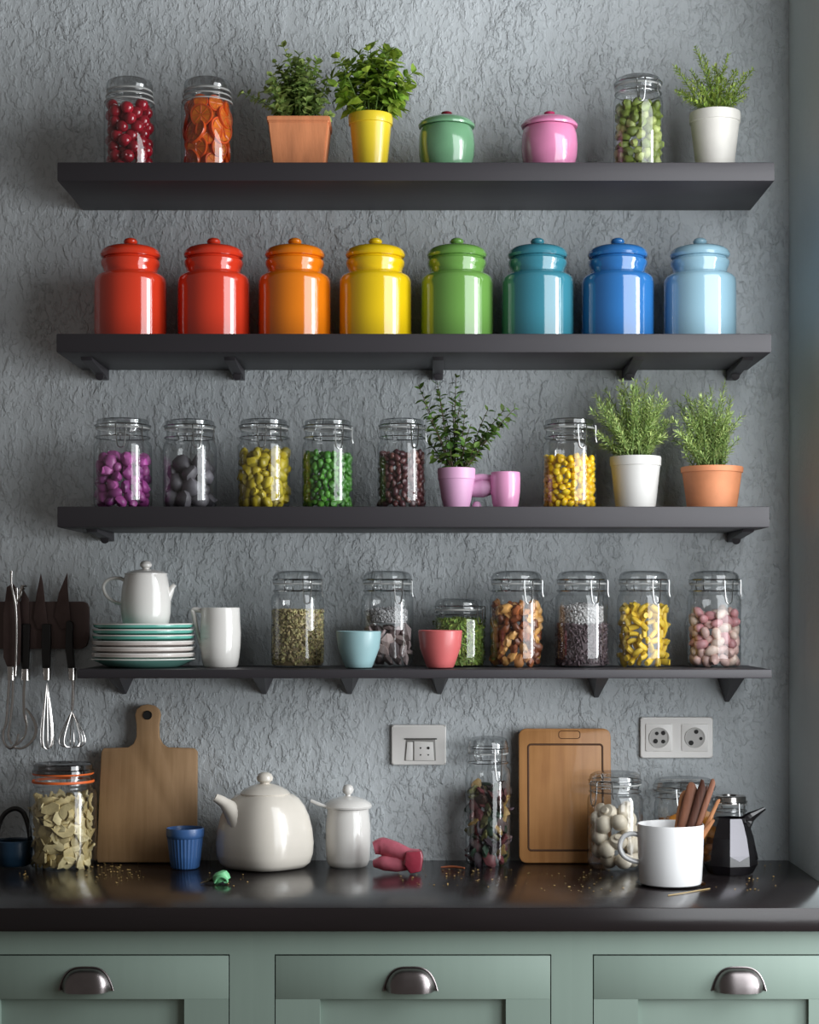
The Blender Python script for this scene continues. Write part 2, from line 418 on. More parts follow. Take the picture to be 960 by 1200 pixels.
for a, b_, l, r, hp, lab in ((-78, 296.5, -52, 268, 101, 'sage green base cabinet at the left, under the wooden paddle board'),
                             (296.5, 670.5, 323, 645, 481, 'sage green base cabinet in the middle of the row'),
                             (670.5, 930, 696, 908, 866, 'sage green base cabinet at the right, under the white mug')):
    if hp == 866: b_, r = 1002, 1000
    t, d, cx = cabinet(a, b_, l, r, lab); cup_handle(d, cx, hp)

# ------------------------------------------------------------------ canisters on shelf two
Y2 = -.13
can_prof = [(42, None), (42.4, 384), (42.3, 333), (41.9, 328.5), (40.2, 325.2), (36.5, 322.8), (32.2, 321.2), (31.6, 318.5), (32.4, 315), (33.9, 312), (34.7, 309), (34.3, 306.6), (32.2, 304.9), (31.6, 303.4)]
lid_prof = [(31, 303.2), (33.8, 302.2), (35.2, 299.6), (34.6, 296.5), (32.4, 293.5), (28, 291), (20, 289.3), (9, 288.4), (0, 288.2)]
knob_prof = [(5.2, 289), (5.4, 287.4), (7.6, 285.6), (8.3, 283.2), (7, 280.8), (4, 279.3), (0, 279)]
cans = [(153, '#d33a20', 'bright red lidded ceramic canister at the left end of its shelf'),
        (250.5, '#d13a22', 'bright red lidded ceramic canister standing next to the orange one'),
        (345.5, '#dd7812', 'orange lidded ceramic canister between a red and a yellow one'),
        (440, '#dfbb14', 'lemon yellow lidded ceramic canister in the canister row'),
        (535.5, '#669446', 'leaf green lidded ceramic canister beside the yellow one'),
        (630, '#377a8a', 'teal lidded ceramic canister between the green and the deep blue ones'),
        (724, '#2a68a6', 'deep blue lidded ceramic canister beside the pale blue one'),
        (820.5, '#8fb3c3', 'pale sky blue lidded ceramic canister at the right end of its shelf')]
for cx, colr, lab in cans:
    f = Frame(cx, Y2, SH[2], 279)
    m_ = mat('glaze_' + colr[1:], colr, .12, coat=.8, var=.03, vscale=6, spec=.6)
    t = thing('canister', f.loc, lab, 'canister', 'coloured canisters in a row')
    MB().lathe([(0, 0)] + f.pr(can_prof) + [(0, f.z(303.4))], 64).build('body', m_, t)
    l = MB().lathe([(0, f.z(303.2))] + f.pr(lid_prof), 64).build('lid', m_, t)
    MB().lathe(f.pr(knob_prof), 24).build('knob', m_, l)

# ------------------------------------------------------------------ glass jars
def ang(r, th, z): return Vector((r * sin(th), -r * cos(th), z))
def jar(cx, w, top, y, bz, label, group, bot=None, style='clip', clasp=.35, n=2., lidm=None, gasket=None, lidfrac=None, sq=0., name='glass_jar', neck=.9, wire=True, lever=True):
    f = Frame(cx, y, bz, top, bot); R = w / 2 * f.s; H = f.H
    t = thing(name, f.loc, label, 'jar', group)
    lf = lidfrac or {'clip': .10, 'dome': .135, 'screw': .13}[style]
    zl = H * (1 - lf)                       # underside of the lid
    nk = H * ({'clip': .14, 'dome': .105, 'screw': .12}[style])
    zs = zl - nk                            # shoulder starts
    Rn = R * neck
    sh = H * ({'clip': .085, 'dome': .07, 'screw': .05}[style])
    body = [(0, .001), (R * .80, .001), (R * .92, .003), (R * .985, .010), (R, .02), (R, zs - sh), (R * .985, zs - sh * .55), (R * .95, zs - sh * .2), (Rn * .985, zs)]
    if style == 'screw':
        for k in range(2):
            q = zs + nk * (.15 + .38 * k); body += [(Rn * .97, q), (Rn * 1.03, q + nk * .07), (Rn * 1.03, q + nk * .13), (Rn * .97, q + nk * .2)]
    else:
        body += [(Rn * .97, zs + nk * .12), (Rn * 1.02, zs + nk * .22), (Rn * 1.02, zs + nk * .38), (Rn * .965, zs + nk * .5)]
    body += [(Rn * .965, zl - .004), (Rn * 1.0, zl - .003), (Rn * 1.0, zl - .0015)]
    b = MB()
    if n != 2:
        k0 = 8
        b.lathe(body[:k0], 48, n=n); b.lathe([(body[k0-1][0], body[k0-1][1])] + body[k0:], 48)
    else: b.lathe(body, 48)
    b.build('jar_body', M['glass'], t, recalc=True, sharp=60)
    g = MB().lathe([(Rn * .96, zl - .0018), (Rn * 1.035, zl - .0018), (Rn * 1.05, zl), (Rn * 1.035, zl + .0016), (Rn * .96, zl + .0016)], 40)
    g.build('gasket', gasket or M['gasket'], t)
    hl = H - zl
    if style == 'screw':
        sb = MB()
        for k, (zz, ww) in enumerate(((zs + nk * .05, 1.10), (zs + nk * .55, 1.045))):
            sb.tube([ang(Rn * ww, 2*pi*q_/40, zz) for q_ in range(40)], .0016, 8, closed=True)
        sb.build('screw_band', M['gasket'], t)
    if style == 'dome':
        lp = [(Rn * 1.0, zl + .001), (Rn * 1.06, zl + .002), (Rn * 1.06, zl + hl * .22), (Rn * 1.03, zl + hl * .3), (Rn * 1.03, zl + hl * .55), (Rn * .97, zl + hl * .78), (Rn * .84, zl + hl * .93), (Rn * .62, H), (0, H)]
    elif style == 'screw':
        lp = [(Rn * 1.0, zl + .001), (Rn * 1.03, zl + .003), (Rn * 1.03, zl + hl * .55), (Rn * .97, zl + hl * .8), (Rn * .8, H - .001), (Rn * .5, H), (0, H)]
    else:
        lp = [(Rn * 1.0, zl + .001), (Rn * 1.05, zl + .002), (Rn * 1.05, zl + hl * .35), (Rn * 1.0, zl + hl * .45), (Rn * 1.0, zl + hl * .85), (Rn * .92, H), (Rn * .6, H), (Rn * .55, H - .003), (0, H - .003)]
    MB().lathe([(0, zl + .001)] + lp, 48).build('lid', lidm or M['glass_lid'], t, sharp=50)
    if wire:
        wr = .0011; z1, z2 = zs + nk * .30, zl + hl * .32
        m = MB()
        m.tube([ang(Rn * 1.045, 2*pi*k/36, z1) for k in range(36)], wr, 6, closed=True)
        m.tube([ang(Rn * 1.075, 2*pi*k/36, z2) for k in range(36)], wr, 6, closed=True)
        hb = clasp + pi                       # hinge opposite of the clasp
        for dq in (-.16, .16):
            m.tube([ang(Rn * 1.06, hb + dq, z1), ang(Rn * 1.17, hb + dq, (z1 + z2) / 2), ang(Rn * 1.085, hb + dq, z2)], wr, 6, smooth=4)
        wb = m.build('wire_bail', M['wire'], t)
        m = MB(); dq = .17
        L = max(H * .12, .016)
        # U shaped lever in front and the small loop that pulls the lid down
        m.tube([ang(Rn * 1.06, clasp - dq, z2), ang(Rn * 1.15, clasp - dq, z2 - .003), ang(Rn * 1.15, clasp - dq * .9, z1), ang(max(R * 1.04, Rn * 1.16), clasp - dq * .55, z1 - L), ang(max(R * 1.04, Rn * 1.16), clasp + dq * .55, z1 - L), ang(Rn * 1.15, clasp + dq * .9, z1), ang(Rn * 1.15, clasp + dq, z2 - .003), ang(Rn * 1.06, clasp + dq, z2)], wr * 1.15, 6, smooth=4)
        m.tube([ang(Rn * 1.12, clasp - dq * 1.5, z1), ang(Rn * 1.14, clasp - dq * .6, z1 + .003), ang(Rn * 1.14, clasp + dq * .6, z1 + .003), ang(Rn * 1.12, clasp + dq * 1.5, z1)], wr, 6, smooth=4)
        if lever:
            a2 = clasp + .75
            m.tube([ang(Rn * 1.06, a2, z2), ang(Rn * 1.14, a2, z2 - .003), ang(Rn * 1.14, a2, z1 - .002), ang(Rn * 1.17, a2 + .05, z1 - L * .5)], wr * 1.2, 6, smooth=4)
        m.build('clasp', M['wire'], wb)
    return f, R, Rn, zs - sh, t

# ------------------------------------------------------------------ things packed in the jars
def pack(R, z0, z1, r, seed, k=.86, cap=700):
    rg = np.random.default_rng(seed); pts = np.zeros((0, 3)); Ri = R - r * 1.18
    while len(pts) < cap:
        n = 60; a = rg.random(n) * 2 * pi; q = Ri * np.sqrt(rg.random(n)); q[:24] = Ri * (1 - .02 * rg.random(24))
        xy = np.stack([q * np.cos(a), q * np.sin(a)], 1); z = np.full(n, z0 + r * .95)
        if len(pts):
            d2 = ((xy[:, None, :] - pts[None, :, :2]) ** 2).sum(2)
            hh = (2 * r * k) ** 2 - d2
            zz = np.where(hh > 0, pts[None, :, 2] + np.sqrt(np.maximum(hh, 0)), -1).max(1); z = np.maximum(z, zz)
        i = int(np.argmin(z + rg.random(n) * r * .35))
        if z[i] > z1 - r: break
        pts = np.vstack([pts, [[xy[i, 0], xy[i, 1], z[i]]]])
    return pts

def fill(f, R, z0, z1, r, name, label, cat, group, protos, seed=1, k=.86, vis=1.12, layers=2.6, flatrot=False, jit=.15, ymax=.25):
    """protos: list of (mesh) modelled with radius 1"""
    rg = random.Random(seed); pts = pack(R, z0, z1, r, seed, k); n = 0
    if len(pts) == 0: return
    top = pts[:, 2].max()
    first = {}
    for x, y, z in pts:
        q = math.hypot(x, y)
        istop = z > top - 1.6 * r
        if not ((q > R - r * layers and y < ymax * R) or (istop)): continue
        j = rg.randrange(len(protos))
        if j not in first:
            o = bpy.data.objects.new(name, protos[j]); first[j] = o
            tag(o, label, cat, group)
        else: o = first[j].copy()
        COL.objects.link(o)
        sc = r * vis * (1 + rg.uniform(-jit, jit))
        o.location = f.loc + Vector((x, y, z)); o.scale = (sc, sc, sc)
        if flatrot:
            o.rotation_euler = (Matrix.Rotation(math.atan2(x, -y) + rg.uniform(-.45, .45), 3, 'Z') @ Matrix.Rotation(rg.uniform(-.55, .55), 3, 'X') @ Matrix.Rotation(rg.uniform(0, 6.28), 3, 'Y')).to_euler()
        else: o.rotation_euler = (rg.uniform(0, 6.28), rg.uniform(0, 6.28), rg.uniform(0, 6.28))
        n += 1

def mesh_of(mb, name, mats, sharp=40, smooth=True):
    o = mb.build(name, mats, sharp=sharp, smooth=smooth); me = o.data; bpy.data.objects.remove(o); return me
def blobs(name, m, dims, amp=.25, fr=1.3, n=4, sub=2, seed=0, sharp=40, smooth=True):
    return [mesh_of(MB().blob(dims, amp, fr, seed + i * 3 + 1, sub), name, m[i % len(m)] if isinstance(m, list) else m, sharp, smooth) for i in range(n)]

# --- top shelf jars
Y1 = -.15
top_g = 'glass jars on the top shelf'
f, R, Rn, zsh, t = jar(152, 60, 94, Y1, SH[1], 'screw-thread glass jar of dark red cherries on the top shelf', top_g, style='screw', neck=.87, wire=False)
cm = mat('cherry_skin', '#9c1428', .16, coat=.4, rnd=.3, var=.2, vscale=1.2)
ch = [mesh_of(MB().lathe([(0, -.93), (.45, -.85), (.82, -.5), (.98, 0), (.9, .45), (.6, .8), (.25, .9), (.08, .82), (0, .78)], 20), 'cherry', cm)]
fill(f, R * .97, .004, zsh + .018, .0122, 'cherry', 'glossy dark red cherry packed in the first jar of the top shelf', 'cherry', 'cherries in the top shelf jar', ch, 3, k=.86, vis=1.09, jit=.08)
f, R, Rn, zsh, t = jar(243, 61, 94, Y1, SH[1], 'screw-thread glass jar of orange slices on the top shelf', top_g, style='screw', neck=.87, wire=False)
om = mat('orange_flesh', '#ea7d22', .3, coat=.3, var=.25, vscale=1.5, rnd=.15, trans=.25); orr = mat('orange_rind', '#d9541a', .35, coat=.2, rnd=.15)
def slice_mesh(i):
    m = MB()
    m.lathe([(0, -.12), (.86, -.12), (.86, .12), (0, .12)], 28, rib=lambda a, z: 1 - .05 * abs(sin(4 * a)))
    m.lathe([(.86, -.14), (1.0, -.14), (1.04, 0), (1.0, .14), (.86, .14)], 28, mi=1, rib=lambda a, z: 1 + .04 * sin(3 * a + i))
    for k in range(8):
        a = k * pi / 4; d = Vector((cos(a), sin(a), 0)); 
        m.tube([d * .12 + Vector((0, 0, .12)), d * .85 + Vector((0, 0, .12))], .035, 5, mi=1); m.tube([d * .12 - Vector((0, 0, .12)), d * .85 - Vector((0, 0, .12))], .035, 5, mi=1)
    return mesh_of(m, 'orange_slice', [om, orr])
sl = [slice_mesh(i) for i in range(3)]; rg = random.Random(5); fo = None; k = 0
for lay, (zz, cnt, rr) in enumerate(((.021, 7, .021), (.050, 7, .021), (.082, 6, .025), (.112, 6, .021), (.137, 5, .016))):
    for i in range(cnt):
        th = -1.9 + 3.8 * (i + .5 * (lay % 2)) / (cnt - .5) ; rho = R - .0125 - (.006 if i % 2 else 0)
        o = bpy.data.objects.new('orange_slice', sl[k % 3]) if fo is None else fo.copy(); o.data = sl[k % 3]; COL.objects.link(o); k += 1
        if fo is None: fo = o; tag(o, 'round orange slice pressed in the second jar of the top shelf', 'orange slice', 'orange slices in the top shelf jar')
        o.location = f.loc + ang(rho, th, zz + rg.uniform(-.003, .003)); s_ = rr * rg.uniform(.85, 1.1); o.scale = (s_, s_, s_)
        o.rotation_euler = (pi/2 + rg.uniform(-.25, .25), 0, th + rg.uniform(-.12, .12))
f, R, Rn, zsh, t = jar(748, 58, 91, Y1, SH[1], 'tall glass clip jar of pale green pods beside the potted rosemary', top_g, style='dome', clasp=.0, lidfrac=.1)
gm = [mat('green_pod_pale', '#a9b46c', .5, rnd=.3, var=.2, vscale=2), mat('green_pod_dark', '#6c7c33', .5, rnd=.3, var=.2, vscale=2)]
fill(f, R, .004, zsh + .01, .0098, 'green_pod', 'crinkled pale green pod in the top shelf clip jar', 'pod', 'green pods in the top shelf jar', blobs('green_pod', gm, (1.15, .8, .85), .35, 1.8, 4), 11)

# --- lidded pots on the top shelf
def lidded_pot(cx, colr, kcol, label):
    f = Frame(cx, Y1, SH[1], 130.5)
    m_ = mat('glaze_pot_' + colr[1:], colr, .14, coat=.7, var=.08, vscale=9, spec=.6); mk = mat('knob_' + kcol[1:], kcol, .2, coat=.5)
    t = thing('lidded_pot', f.loc, label, 'pot', 'small lidded pots on the top shelf')
    MB().lathe([(0, 0)] + f.pr([(26, None), (29, 196), (32, 184), (33, 172), (32.6, 160), (31, 153), (29.5, 150.5), (0, 150)]), 48, rib=lambda a, z: 1 + .012 * sin(6 * a + z * 60)).build('body', m_, t)
    l = MB().lathe([(0, f.z(150))] + f.pr([(32.5, 150), (33.4, 147.8), (32, 145), (27, 141), (18, 138.4), (8, 137.4), (0, 137)]), 48).build('lid', m_, t)
    tag(MB().lathe(f.pr([(4.5, 138.5), (5, 136.5), (6.6, 134.6), (6.4, 132.2), (4, 130.8), (0, 130.5)]), 20).build('knob', mk, l), 'dark red knob')
lidded_pot(523.5, '#6f9f79', '#6e1527', 'squat green glazed pot with lid and dark red knob')
lidded_pot(644, '#da86ae', '#b02a5c', 'squat pink glazed pot with lid and raspberry knob')

# ------------------------------------------------------------------ potted herbs
def round_pot(f, prof, rim_py, m_, t, soil_r, soil_py):
    pr = f.pr(prof); rt, zt = pr[-1]
    pr = [(0, 0)] + pr + [(rt - .0035, zt), (rt - .005, zt - .004), (soil_r * f.s, f.z(soil_py))]
    MB().lathe(pr, 48).build('pot', m_, t)
    MB().lathe([(0, f.z(soil_py) + .003), (soil_r * f.s * .5, f.z(soil_py) + .002), (soil_r * f.s + .001, f.z(soil_py))], 24).build('soil', M['soil'], t)

def sprig(stems, fol, p0, p1, kind, rg, sz, bend=.25):
    p0, p1 = Vector(p0), Vector(p1)
    L = (p1 - p0).length
    mid = (p0 + p1) / 2 + Vector(((p0.x - p1.x) * bend * .6, (p0.y - p1.y) * bend * .6, L * bend * .35)) + Vector((rg.gauss(0, .04), rg.gauss(0, .04), 0)) * L
    n = max(6, int(L / .012)); path = []
    for i in range(n + 1):
        t = i / n; path.append(p0 * (1-t)**2 + mid * 2*t*(1-t) + p1 * t*t)
    stems.tube(path, [.0013, .001, .0006], 5)
    step = {'oval': .010, 'basil': .011, 'rose': .0036, 'thyme': .0058, 'shrub': .0115}[kind] * (sz ** .5)
    d0 = {'oval': .22, 'basil': .3, 'rose': .1, 'thyme': .12, 'shrub': .18}[kind]
    s = d0 * L; ph = rg.random() * 6.28
    while s <= L:
        t = s / L; p = p0 * (1-t)**2 + mid * 2*t*(1-t) + p1 * t*t
        tan = ((mid - p0) * (1 - t) + (p1 - mid) * t).normalized()
        a = tan.cross(Vector((0, 1, .1))).normalized(); b = tan.cross(a)
        end = s + step > L
        for k in range({'oval': 2, 'basil': 2, 'rose': 3, 'thyme': 3, 'shrub': 2}[kind] + (2 if end and kind in ('oval', 'basil') else 0)):
            q = ph + k * 2 * pi / (3 if kind in ('rose', 'thyme') else 2) + rg.gauss(0, .35)
            rad = a * cos(q) + b * sin(q)
            up = {'oval': .35, 'basil': .3, 'rose': .55, 'thyme': .7, 'shrub': .4}[kind]
            if end: up += .6
            d = rad + tan * up + Vector((rg.gauss(0, .2), rg.gauss(0, .2), rg.gauss(0, .2)))
            nrm = tan * .8 + Vector((rg.gauss(0, .3), -.45, .5))
            if kind == 'rose': fol.needle(p, d, nrm, .016 * sz * rg.uniform(.7, 1.15) * (1.1 - .55 * t), .0034 * sz)
            elif kind == 'thyme': fol.needle(p, d, nrm, .0150 * sz * rg.uniform(.7, 1.2), .0038 * sz)
            else:
                ln = {'oval': .0185, 'basil': .029, 'shrub': .019}[kind] * sz * rg.uniform(.6, 1.2) * (.8 if t > .85 else 1)
                fol.leaf(p, d, nrm, ln, ln * {'oval': .88, 'basil': .68, 'shrub': .66}[kind], curl=rg.uniform(0, .3))
        ph += 1.45 + rg.gauss(0, .2); s += step

def foliage(t, f, kind, tips, rad_px, soil_py, matl, seed, sz=1., stemm=None, ydepth=.05, bend=.25):
    rg = random.Random(seed); st, fo = MB(), MB()
    for tip in tips:
        px, py = tip[0], tip[1]; dy = tip[2] if len(tip) > 2 else rg.uniform(-1, 1) * ydepth
        a = rg.random() * 6.28; q = rad_px * f.s * math.sqrt(rg.random()) * .8
        p1 = Vector((f.x(px), dy, f.z(py)))
        p0 = Vector((.55 * q * cos(a) + .45 * max(-1, min(1, p1.x / (rad_px * f.s * 2.2))) * rad_px * f.s * .9, q * sin(a) * .8, f.z(soil_py)))
        sprig(st, fo, p0, p1, kind, rg, sz, bend)
    s_ = st.build('stems', stemm or M['stem'], t)
    fo.build('foliage', matl, t, recalc=False, smooth=False)

def cloud_tips(rg, cx, cy, rx, ry, n, inner=.35):
    out = []
    for i in range(n):
        a = rg.uniform(-.25 * pi, 1.25 * pi); q = math.sqrt(rg.uniform(inner ** 2, 1))
        out.append((cx + rx * cos(a) * q, cy - ry * sin(a) * q))
    return out

hg = 'potted herbs on the shelves'
# rectangular terracotta planter
f = Frame(351.5, Y1, SH[1], 143.5); t = thing('potted_herb', f.loc, 'bushy oregano in a rectangular terracotta planter on the top shelf', 'potted plant', hg, )
m = MB(); z1 = f.z(143.5); xt, xb = 36.3 * f.s, 28.5 * f.s; yt, yb = .050, .040
def quad_ring(x, y, z): return [m.bm.verts.new((sx * x, sy * y, z)) for sx, sy in ((-1, -1), (1, -1), (1, 1), (-1, 1))]
rings = [quad_ring(xb, yb, 0), quad_ring(xt * .965, yt * .965, z1 - .011), quad_ring(xt, yt, z1 - .0105), quad_ring(xt * 1.01, yt * 1.01, z1), quad_ring(xt * .9, yt * .87, z1), quad_ring(xt * .86, yt * .83, z1 - .014)]
m.bm.faces.new(rings[0])
for A, B in zip(rings, rings[1:]):
    for k in range(4): m.bm.faces.new((A[k], A[(k+1) % 4], B[(k+1) % 4], B[k]))
bmesh.ops.recalc_face_normals(m.bm, faces=m.bm.faces[:])
bmesh.ops.bevel(m.bm, geom=[e for e in m.bm.edges if not e.is_boundary], offset=.0016, segments=2, affect='EDGES')
m.build('planter', M['terra'], t)
MB().box((-xt * .88, -yt * .85, z1 - .02), (xt * .88, yt * .85, z1 - .012)).build('soil', M['soil'], t)
rg = random.Random(2)
tips = [(286, 112, -.02), (300, 118, -.03), (322, 72), (334, 62), (350, 60), (362, 68), (375, 80), (318, 92), (310, 104), (384, 98), (392, 140, -.04), (330, 80), (344, 76), (368, 90), (352, 85), (386, 122)] + cloud_tips(rg, 350, 112, 37, 46, 50)
foliage(t, f, 'oval', tips, 26, 147, M['leaf_mint'], 4, .98)
# yellow pot of basil
f = Frame(434.5, Y1, SH[1], 136); t = thing('potted_herb', f.loc, 'leafy basil in a round yellow pot on the top shelf', 'potted plant', hg)
round_pot(f, [(17, None), (20.5, 186), (24, 150), (24.2, 147.5), (25.8, 147), (26.4, 137.5), (25.8, 136)], 136, M['yellowpot'], t, 23, 141)
rg = random.Random(8)
tips = [(388, 95, -.02), (394, 108), (398, 84), (410, 74), (420, 62), (434, 56), (450, 60), (468, 72, -.03), (476, 98), (488, 86), (480, 108), (462, 84), (440, 74), (426, 82), (404, 124, -.03), (466, 122)] + cloud_tips(rg, 434, 103, 46, 46, 46)
foliage(t, f, 'basil', tips, 20, 141, M['leaf_basil'], 9, 1.0)
# white pot of rosemary, top right
f = Frame(838, Y1, SH[1], 133); t = thing('potted_herb', f.loc, 'upright rosemary in a white pot, last on the top shelf', 'potted plant', hg)
round_pot(f, [(20, None), (23, 190), (28.2, 147), (28.5, 145), (29.6, 144.5), (30, 135), (29.4, 133)], 133, M['whitepot'], t, 26, 138)
tips = [(789, 84, -.03), (795, 100), (815, 56, 0), (827, 62, .02), (842, 70), (855, 62, .01), (850, 80), (872, 90, -.02), (866, 102), (880, 86), (806, 108), (822, 90), (834, 84), (860, 92), (812, 80), (846, 96), (870, 118, -.03), (800, 122, -.03), (830, 75), (838, 100, -.04), (856, 108, -.04), (820, 108, -.04), (864, 80), (807, 95), (876, 104), (793, 112)]
foliage(t, f, 'rose', tips, 24, 138, M['leaf_rose'], 3, 1.1)

# --- third shelf plants
Y3 = -.13
f = Frame(535, -.15, SH[3], 549); t = thing('potted_herb', f.loc, 'sparse dark leaved shrub in a pink pot on the third shelf', 'potted plant', hg)
round_pot(f, [(14.5, None), (17.5, 585), (21, 563), (21.3, 562), (21.8, 561.5), (22.3, 551), (21.8, 549)], 549, M['pinkpot'], t, 19, 554)
tips = [(490, 452, -.02), (496, 470), (502, 490), (512, 448), (535, 437, .01), (530, 462), (520, 478), (545, 480), (552, 498), (572, 480), (590, 482, -.02), (603, 480, -.02), (598, 492), (585, 500), (568, 512), (494, 508), (505, 520), (520, 505), (535, 500), (545, 520), (528, 524), (556, 526), (540, 465), (515, 460), (508, 535, -.03)]
foliage(t, f, 'shrub', tips, 12, 554, M['leaf_shrub'], 6, 1.08, M['woody'], ydepth=.035, bend=.12)
f = Frame(745, Y3, SH[3], 535.5); t = thing('potted_herb', f.loc, 'dense feathery thyme in a pale grey round pot', 'potted plant', hg)
round_pot(f, [(22.5, None), (24, 590), (28.5, 548), (28.8, 546.5), (29.7, 546), (30.2, 537.5), (29.6, 535.5)], 535.5, M['greypot'], t, 27, 540)
rg = random.Random(12)
tips = [(692, 482, -.02), (700, 466), (712, 455), (728, 450), (742, 448), (758, 446), (772, 452), (782, 470), (786, 492), (696, 505), (704, 522), (782, 512)] + cloud_tips(rg, 740, 494, 45, 44, 70, .2)
foliage(t, f, 'thyme', tips, 25, 540, M['leaf_thyme'], 21, .9)
f = Frame(834.5, -.15, SH[3], 547.5); t = thing('potted_herb', f.loc, 'wispy light green thyme in a low orange terracotta pot', 'potted plant', hg)
round_pot(f, [(29, None), (30, 588), (34.5, 555), (34.8, 554.5), (36, 554), (36.6, 549), (35.8, 547.5)], 547.5, M['terra2'], t, 32, 551)
rg = random.Random(14)
tips = [(786, 492, -.02), (795, 470), (806, 460), (820, 465), (836, 452), (850, 450), (858, 466), (866, 490), (864, 515), (790, 515), (800, 530), (856, 530)] + cloud_tips(rg, 826, 502, 38, 44, 64, .2)
foliage(t, f, 'thyme', tips, 29, 551, M['leaf_thyme'], 27, .86)

# pink cup with thick side handle
f = Frame(592.5, -.15, SH[3], 553.5); t = thing('pink_cup', f.loc, 'small glossy pink cup with a thick tubular side handle', 'cup')
MB().lathe([(0, 0)] + f.pr([(13.5, None), (15.5, 590), (17.2, 577), (17.6, 562), (17.2, 554.2), (16.8, 553.5), (16.2, 554.2), (16, 575), (0, 580)]), 40).build('cup_body', M['pinkgl'], t)
m = MB(); m.tube([f.p(576, 560, .01), f.p(562, 559, .012), f.p(549, 562, .014)], 4.2 * f.s, 12, smooth=5); m.tube([f.p(577, 571, .008), f.p(566, 572, .012), f.p(552, 573, .014)], [8 * f.s, 10.5 * f.s, 9 * f.s], 20, smooth=6)
m.build('handle', M['pinkpot'], t)
m = MB(); m.lathe([(0, 0), (.008, .0), (.010, .004), (.009, .010), (.006, .016), (0, .018)], 20, c=(f.x(559), .013, 0)); m.build('handle_foot', M['pinkpot'], t)

# ------------------------------------------------------------------ third shelf jars
g3 = 'short round clip jars on the third shelf'
def pb(name, cols, dims, amp, r_rough=.4, fr=1.3, rnd=.22, n=4, coat=0., sub=2, hue=.0, seed=0, sharp=40, smooth=True):
    ms = [mat(name + str(i), c_, r_rough, rnd=rnd, var=.12, vscale=1.3, coat=coat, rndhue=hue) for i, c_ in enumerate(cols)]
    return blobs(name, ms, dims, amp, fr, n, sub, seed, sharp, smooth)
j3 = [(144, 68, 492, .1, 'purple', '#b04fae', 'stone'), (222.5, 63, 493, .35, '', '', ''), (309.5, 61, 493, .0, '', '', ''), (384, 60, 493, .5, '', '', ''), (471, 57, 492.5, .5, '', '', ''), (667.5, 63, 492.5, .35, '', '', '')]
f, R, Rn, zsh, t = jar(144, 68, 492, Y3, SH[3], 'glass clip jar of purple pebbles at the left end of its shelf', g3, clasp=.1)
fill(f, R, .004, zsh - .004, .0112, 'purple_pebble', 'smooth purple pebble in the leftmost jar of the third shelf', 'pebble', 'purple pebbles', pb('purple_pebble', ['#a24a90', '#8a4080', '#b05c9c'], (1.2, .85, .95), .3), 31)
f, R, Rn, zsh, t = jar(222.5, 63, 493, Y3, SH[3], 'glass clip jar half full of grey stones', g3, clasp=.4)
fill(f, R, .004, zsh - .012, .0168, 'grey_stone', 'smooth grey stone in the half full clip jar', 'stone', 'grey stones', pb('grey_stone', ['#67646a', '#59565b'], (1.15, 1, .8), .3, .5), 32, layers=2.2, k=.82)
f, R, Rn, zsh, t = jar(309.5, 61, 492.5, Y3, SH[3], 'glass clip jar of mustard yellow pebbles', g3, clasp=.0)
fill(f, R, .004, zsh + .002, .0092, 'mustard_pebble', 'mustard yellow pebble in the third jar of the third shelf', 'pebble', 'mustard pebbles', pb('mustard_pebble', ['#b8a52c', '#a5962c', '#c4b23a'], (1.3, .85, 1), .3), 33, jit=.35, vis=1.15)
f, R, Rn, zsh, t = jar(384, 60, 493, Y3, SH[3], 'glass clip jar of bright green split peas', g3, clasp=.5)
fill(f, R, .004, zsh - .002, .0068, 'split_pea', 'bright green split pea in the fourth jar of the third shelf', 'pea', 'green split peas', pb('split_pea', ['#457f2c', '#3c7427', '#5a963a'], (1.15, .8, .9), .3), 34)
f, R, Rn, zsh, t = jar(471, 57, 492, Y3, SH[3], 'glass clip jar of dark brown beans behind the shrub leaves', g3, clasp=.55)
fill(f, R, .004, zsh + .002, .0075, 'brown_bean', 'dark reddish brown bean in the jar beside the pink pot', 'bean', 'dark brown beans', pb('brown_bean', ['#5a3535', '#6e4740', '#4a2c30'], (1.2, .8, .85), .25, .3), 35)
f, R, Rn, zsh, t = jar(667.5, 63, 492, Y3, SH[3], 'glass clip jar of bright yellow corn beside the grey pot', g3, clasp=.4)
fill(f, R, .004, zsh - .008, .0072, 'corn_kernel', 'bright yellow corn kernel in the right hand jar of the third shelf', 'corn kernel', 'yellow corn kernels', pb('corn_kernel', ['#e8bf1a', '#f0cc2a', '#d9ab12'], (1.1, .8, .95), .25, .3), 36)

# ------------------------------------------------------------------ fourth shelf
Y4 = -.11; g4 = 'tall clip jars on the lowest shelf'
def heap(f, R, z0, z1, r, n, matl, name, label, cat, seed, dims=(1.2, .8, .7), sub=1, amp=.2, dome=.0):
    """uncountable fine contents: grains lying over the outer shell and the top, one object"""
    rg = random.Random(seed); m = MB(); Rr = R * .955
    m.lathe([(0, z0), (Rr * .95, z0), (Rr * .95, z1 - r), (Rr * .6, z1 - r + dome * .7), (0, z1 - r + dome)], 32)
    for i in range(n):
        if rg.random() < .78:
            th = rg.uniform(-1.9, 1.9); p = ang(Rr - r * .5, th, rg.uniform(z0 + r, z1))
        else:
            q = Rr * math.sqrt(rg.random()); p = ang(q, rg.uniform(0, 6.28), z1 - r * .3 + dome * (1 - q / Rr))
        rr = r * rg.uniform(.7, 1.25)
        M4 = Matrix.Translation(p) @ Euler((rg.uniform(0, 6.28), rg.uniform(0, 6.28), rg.uniform(0, 6.28))).to_matrix().to_4x4() @ Matrix.Scale(rr, 4)
        m.blob(dims, amp, 1.5, i % 7, sub, M4)
    o = m.build(name, matl, loc=f.loc); tag(o, label, cat, kind='stuff'); return o
N4 = 2.15
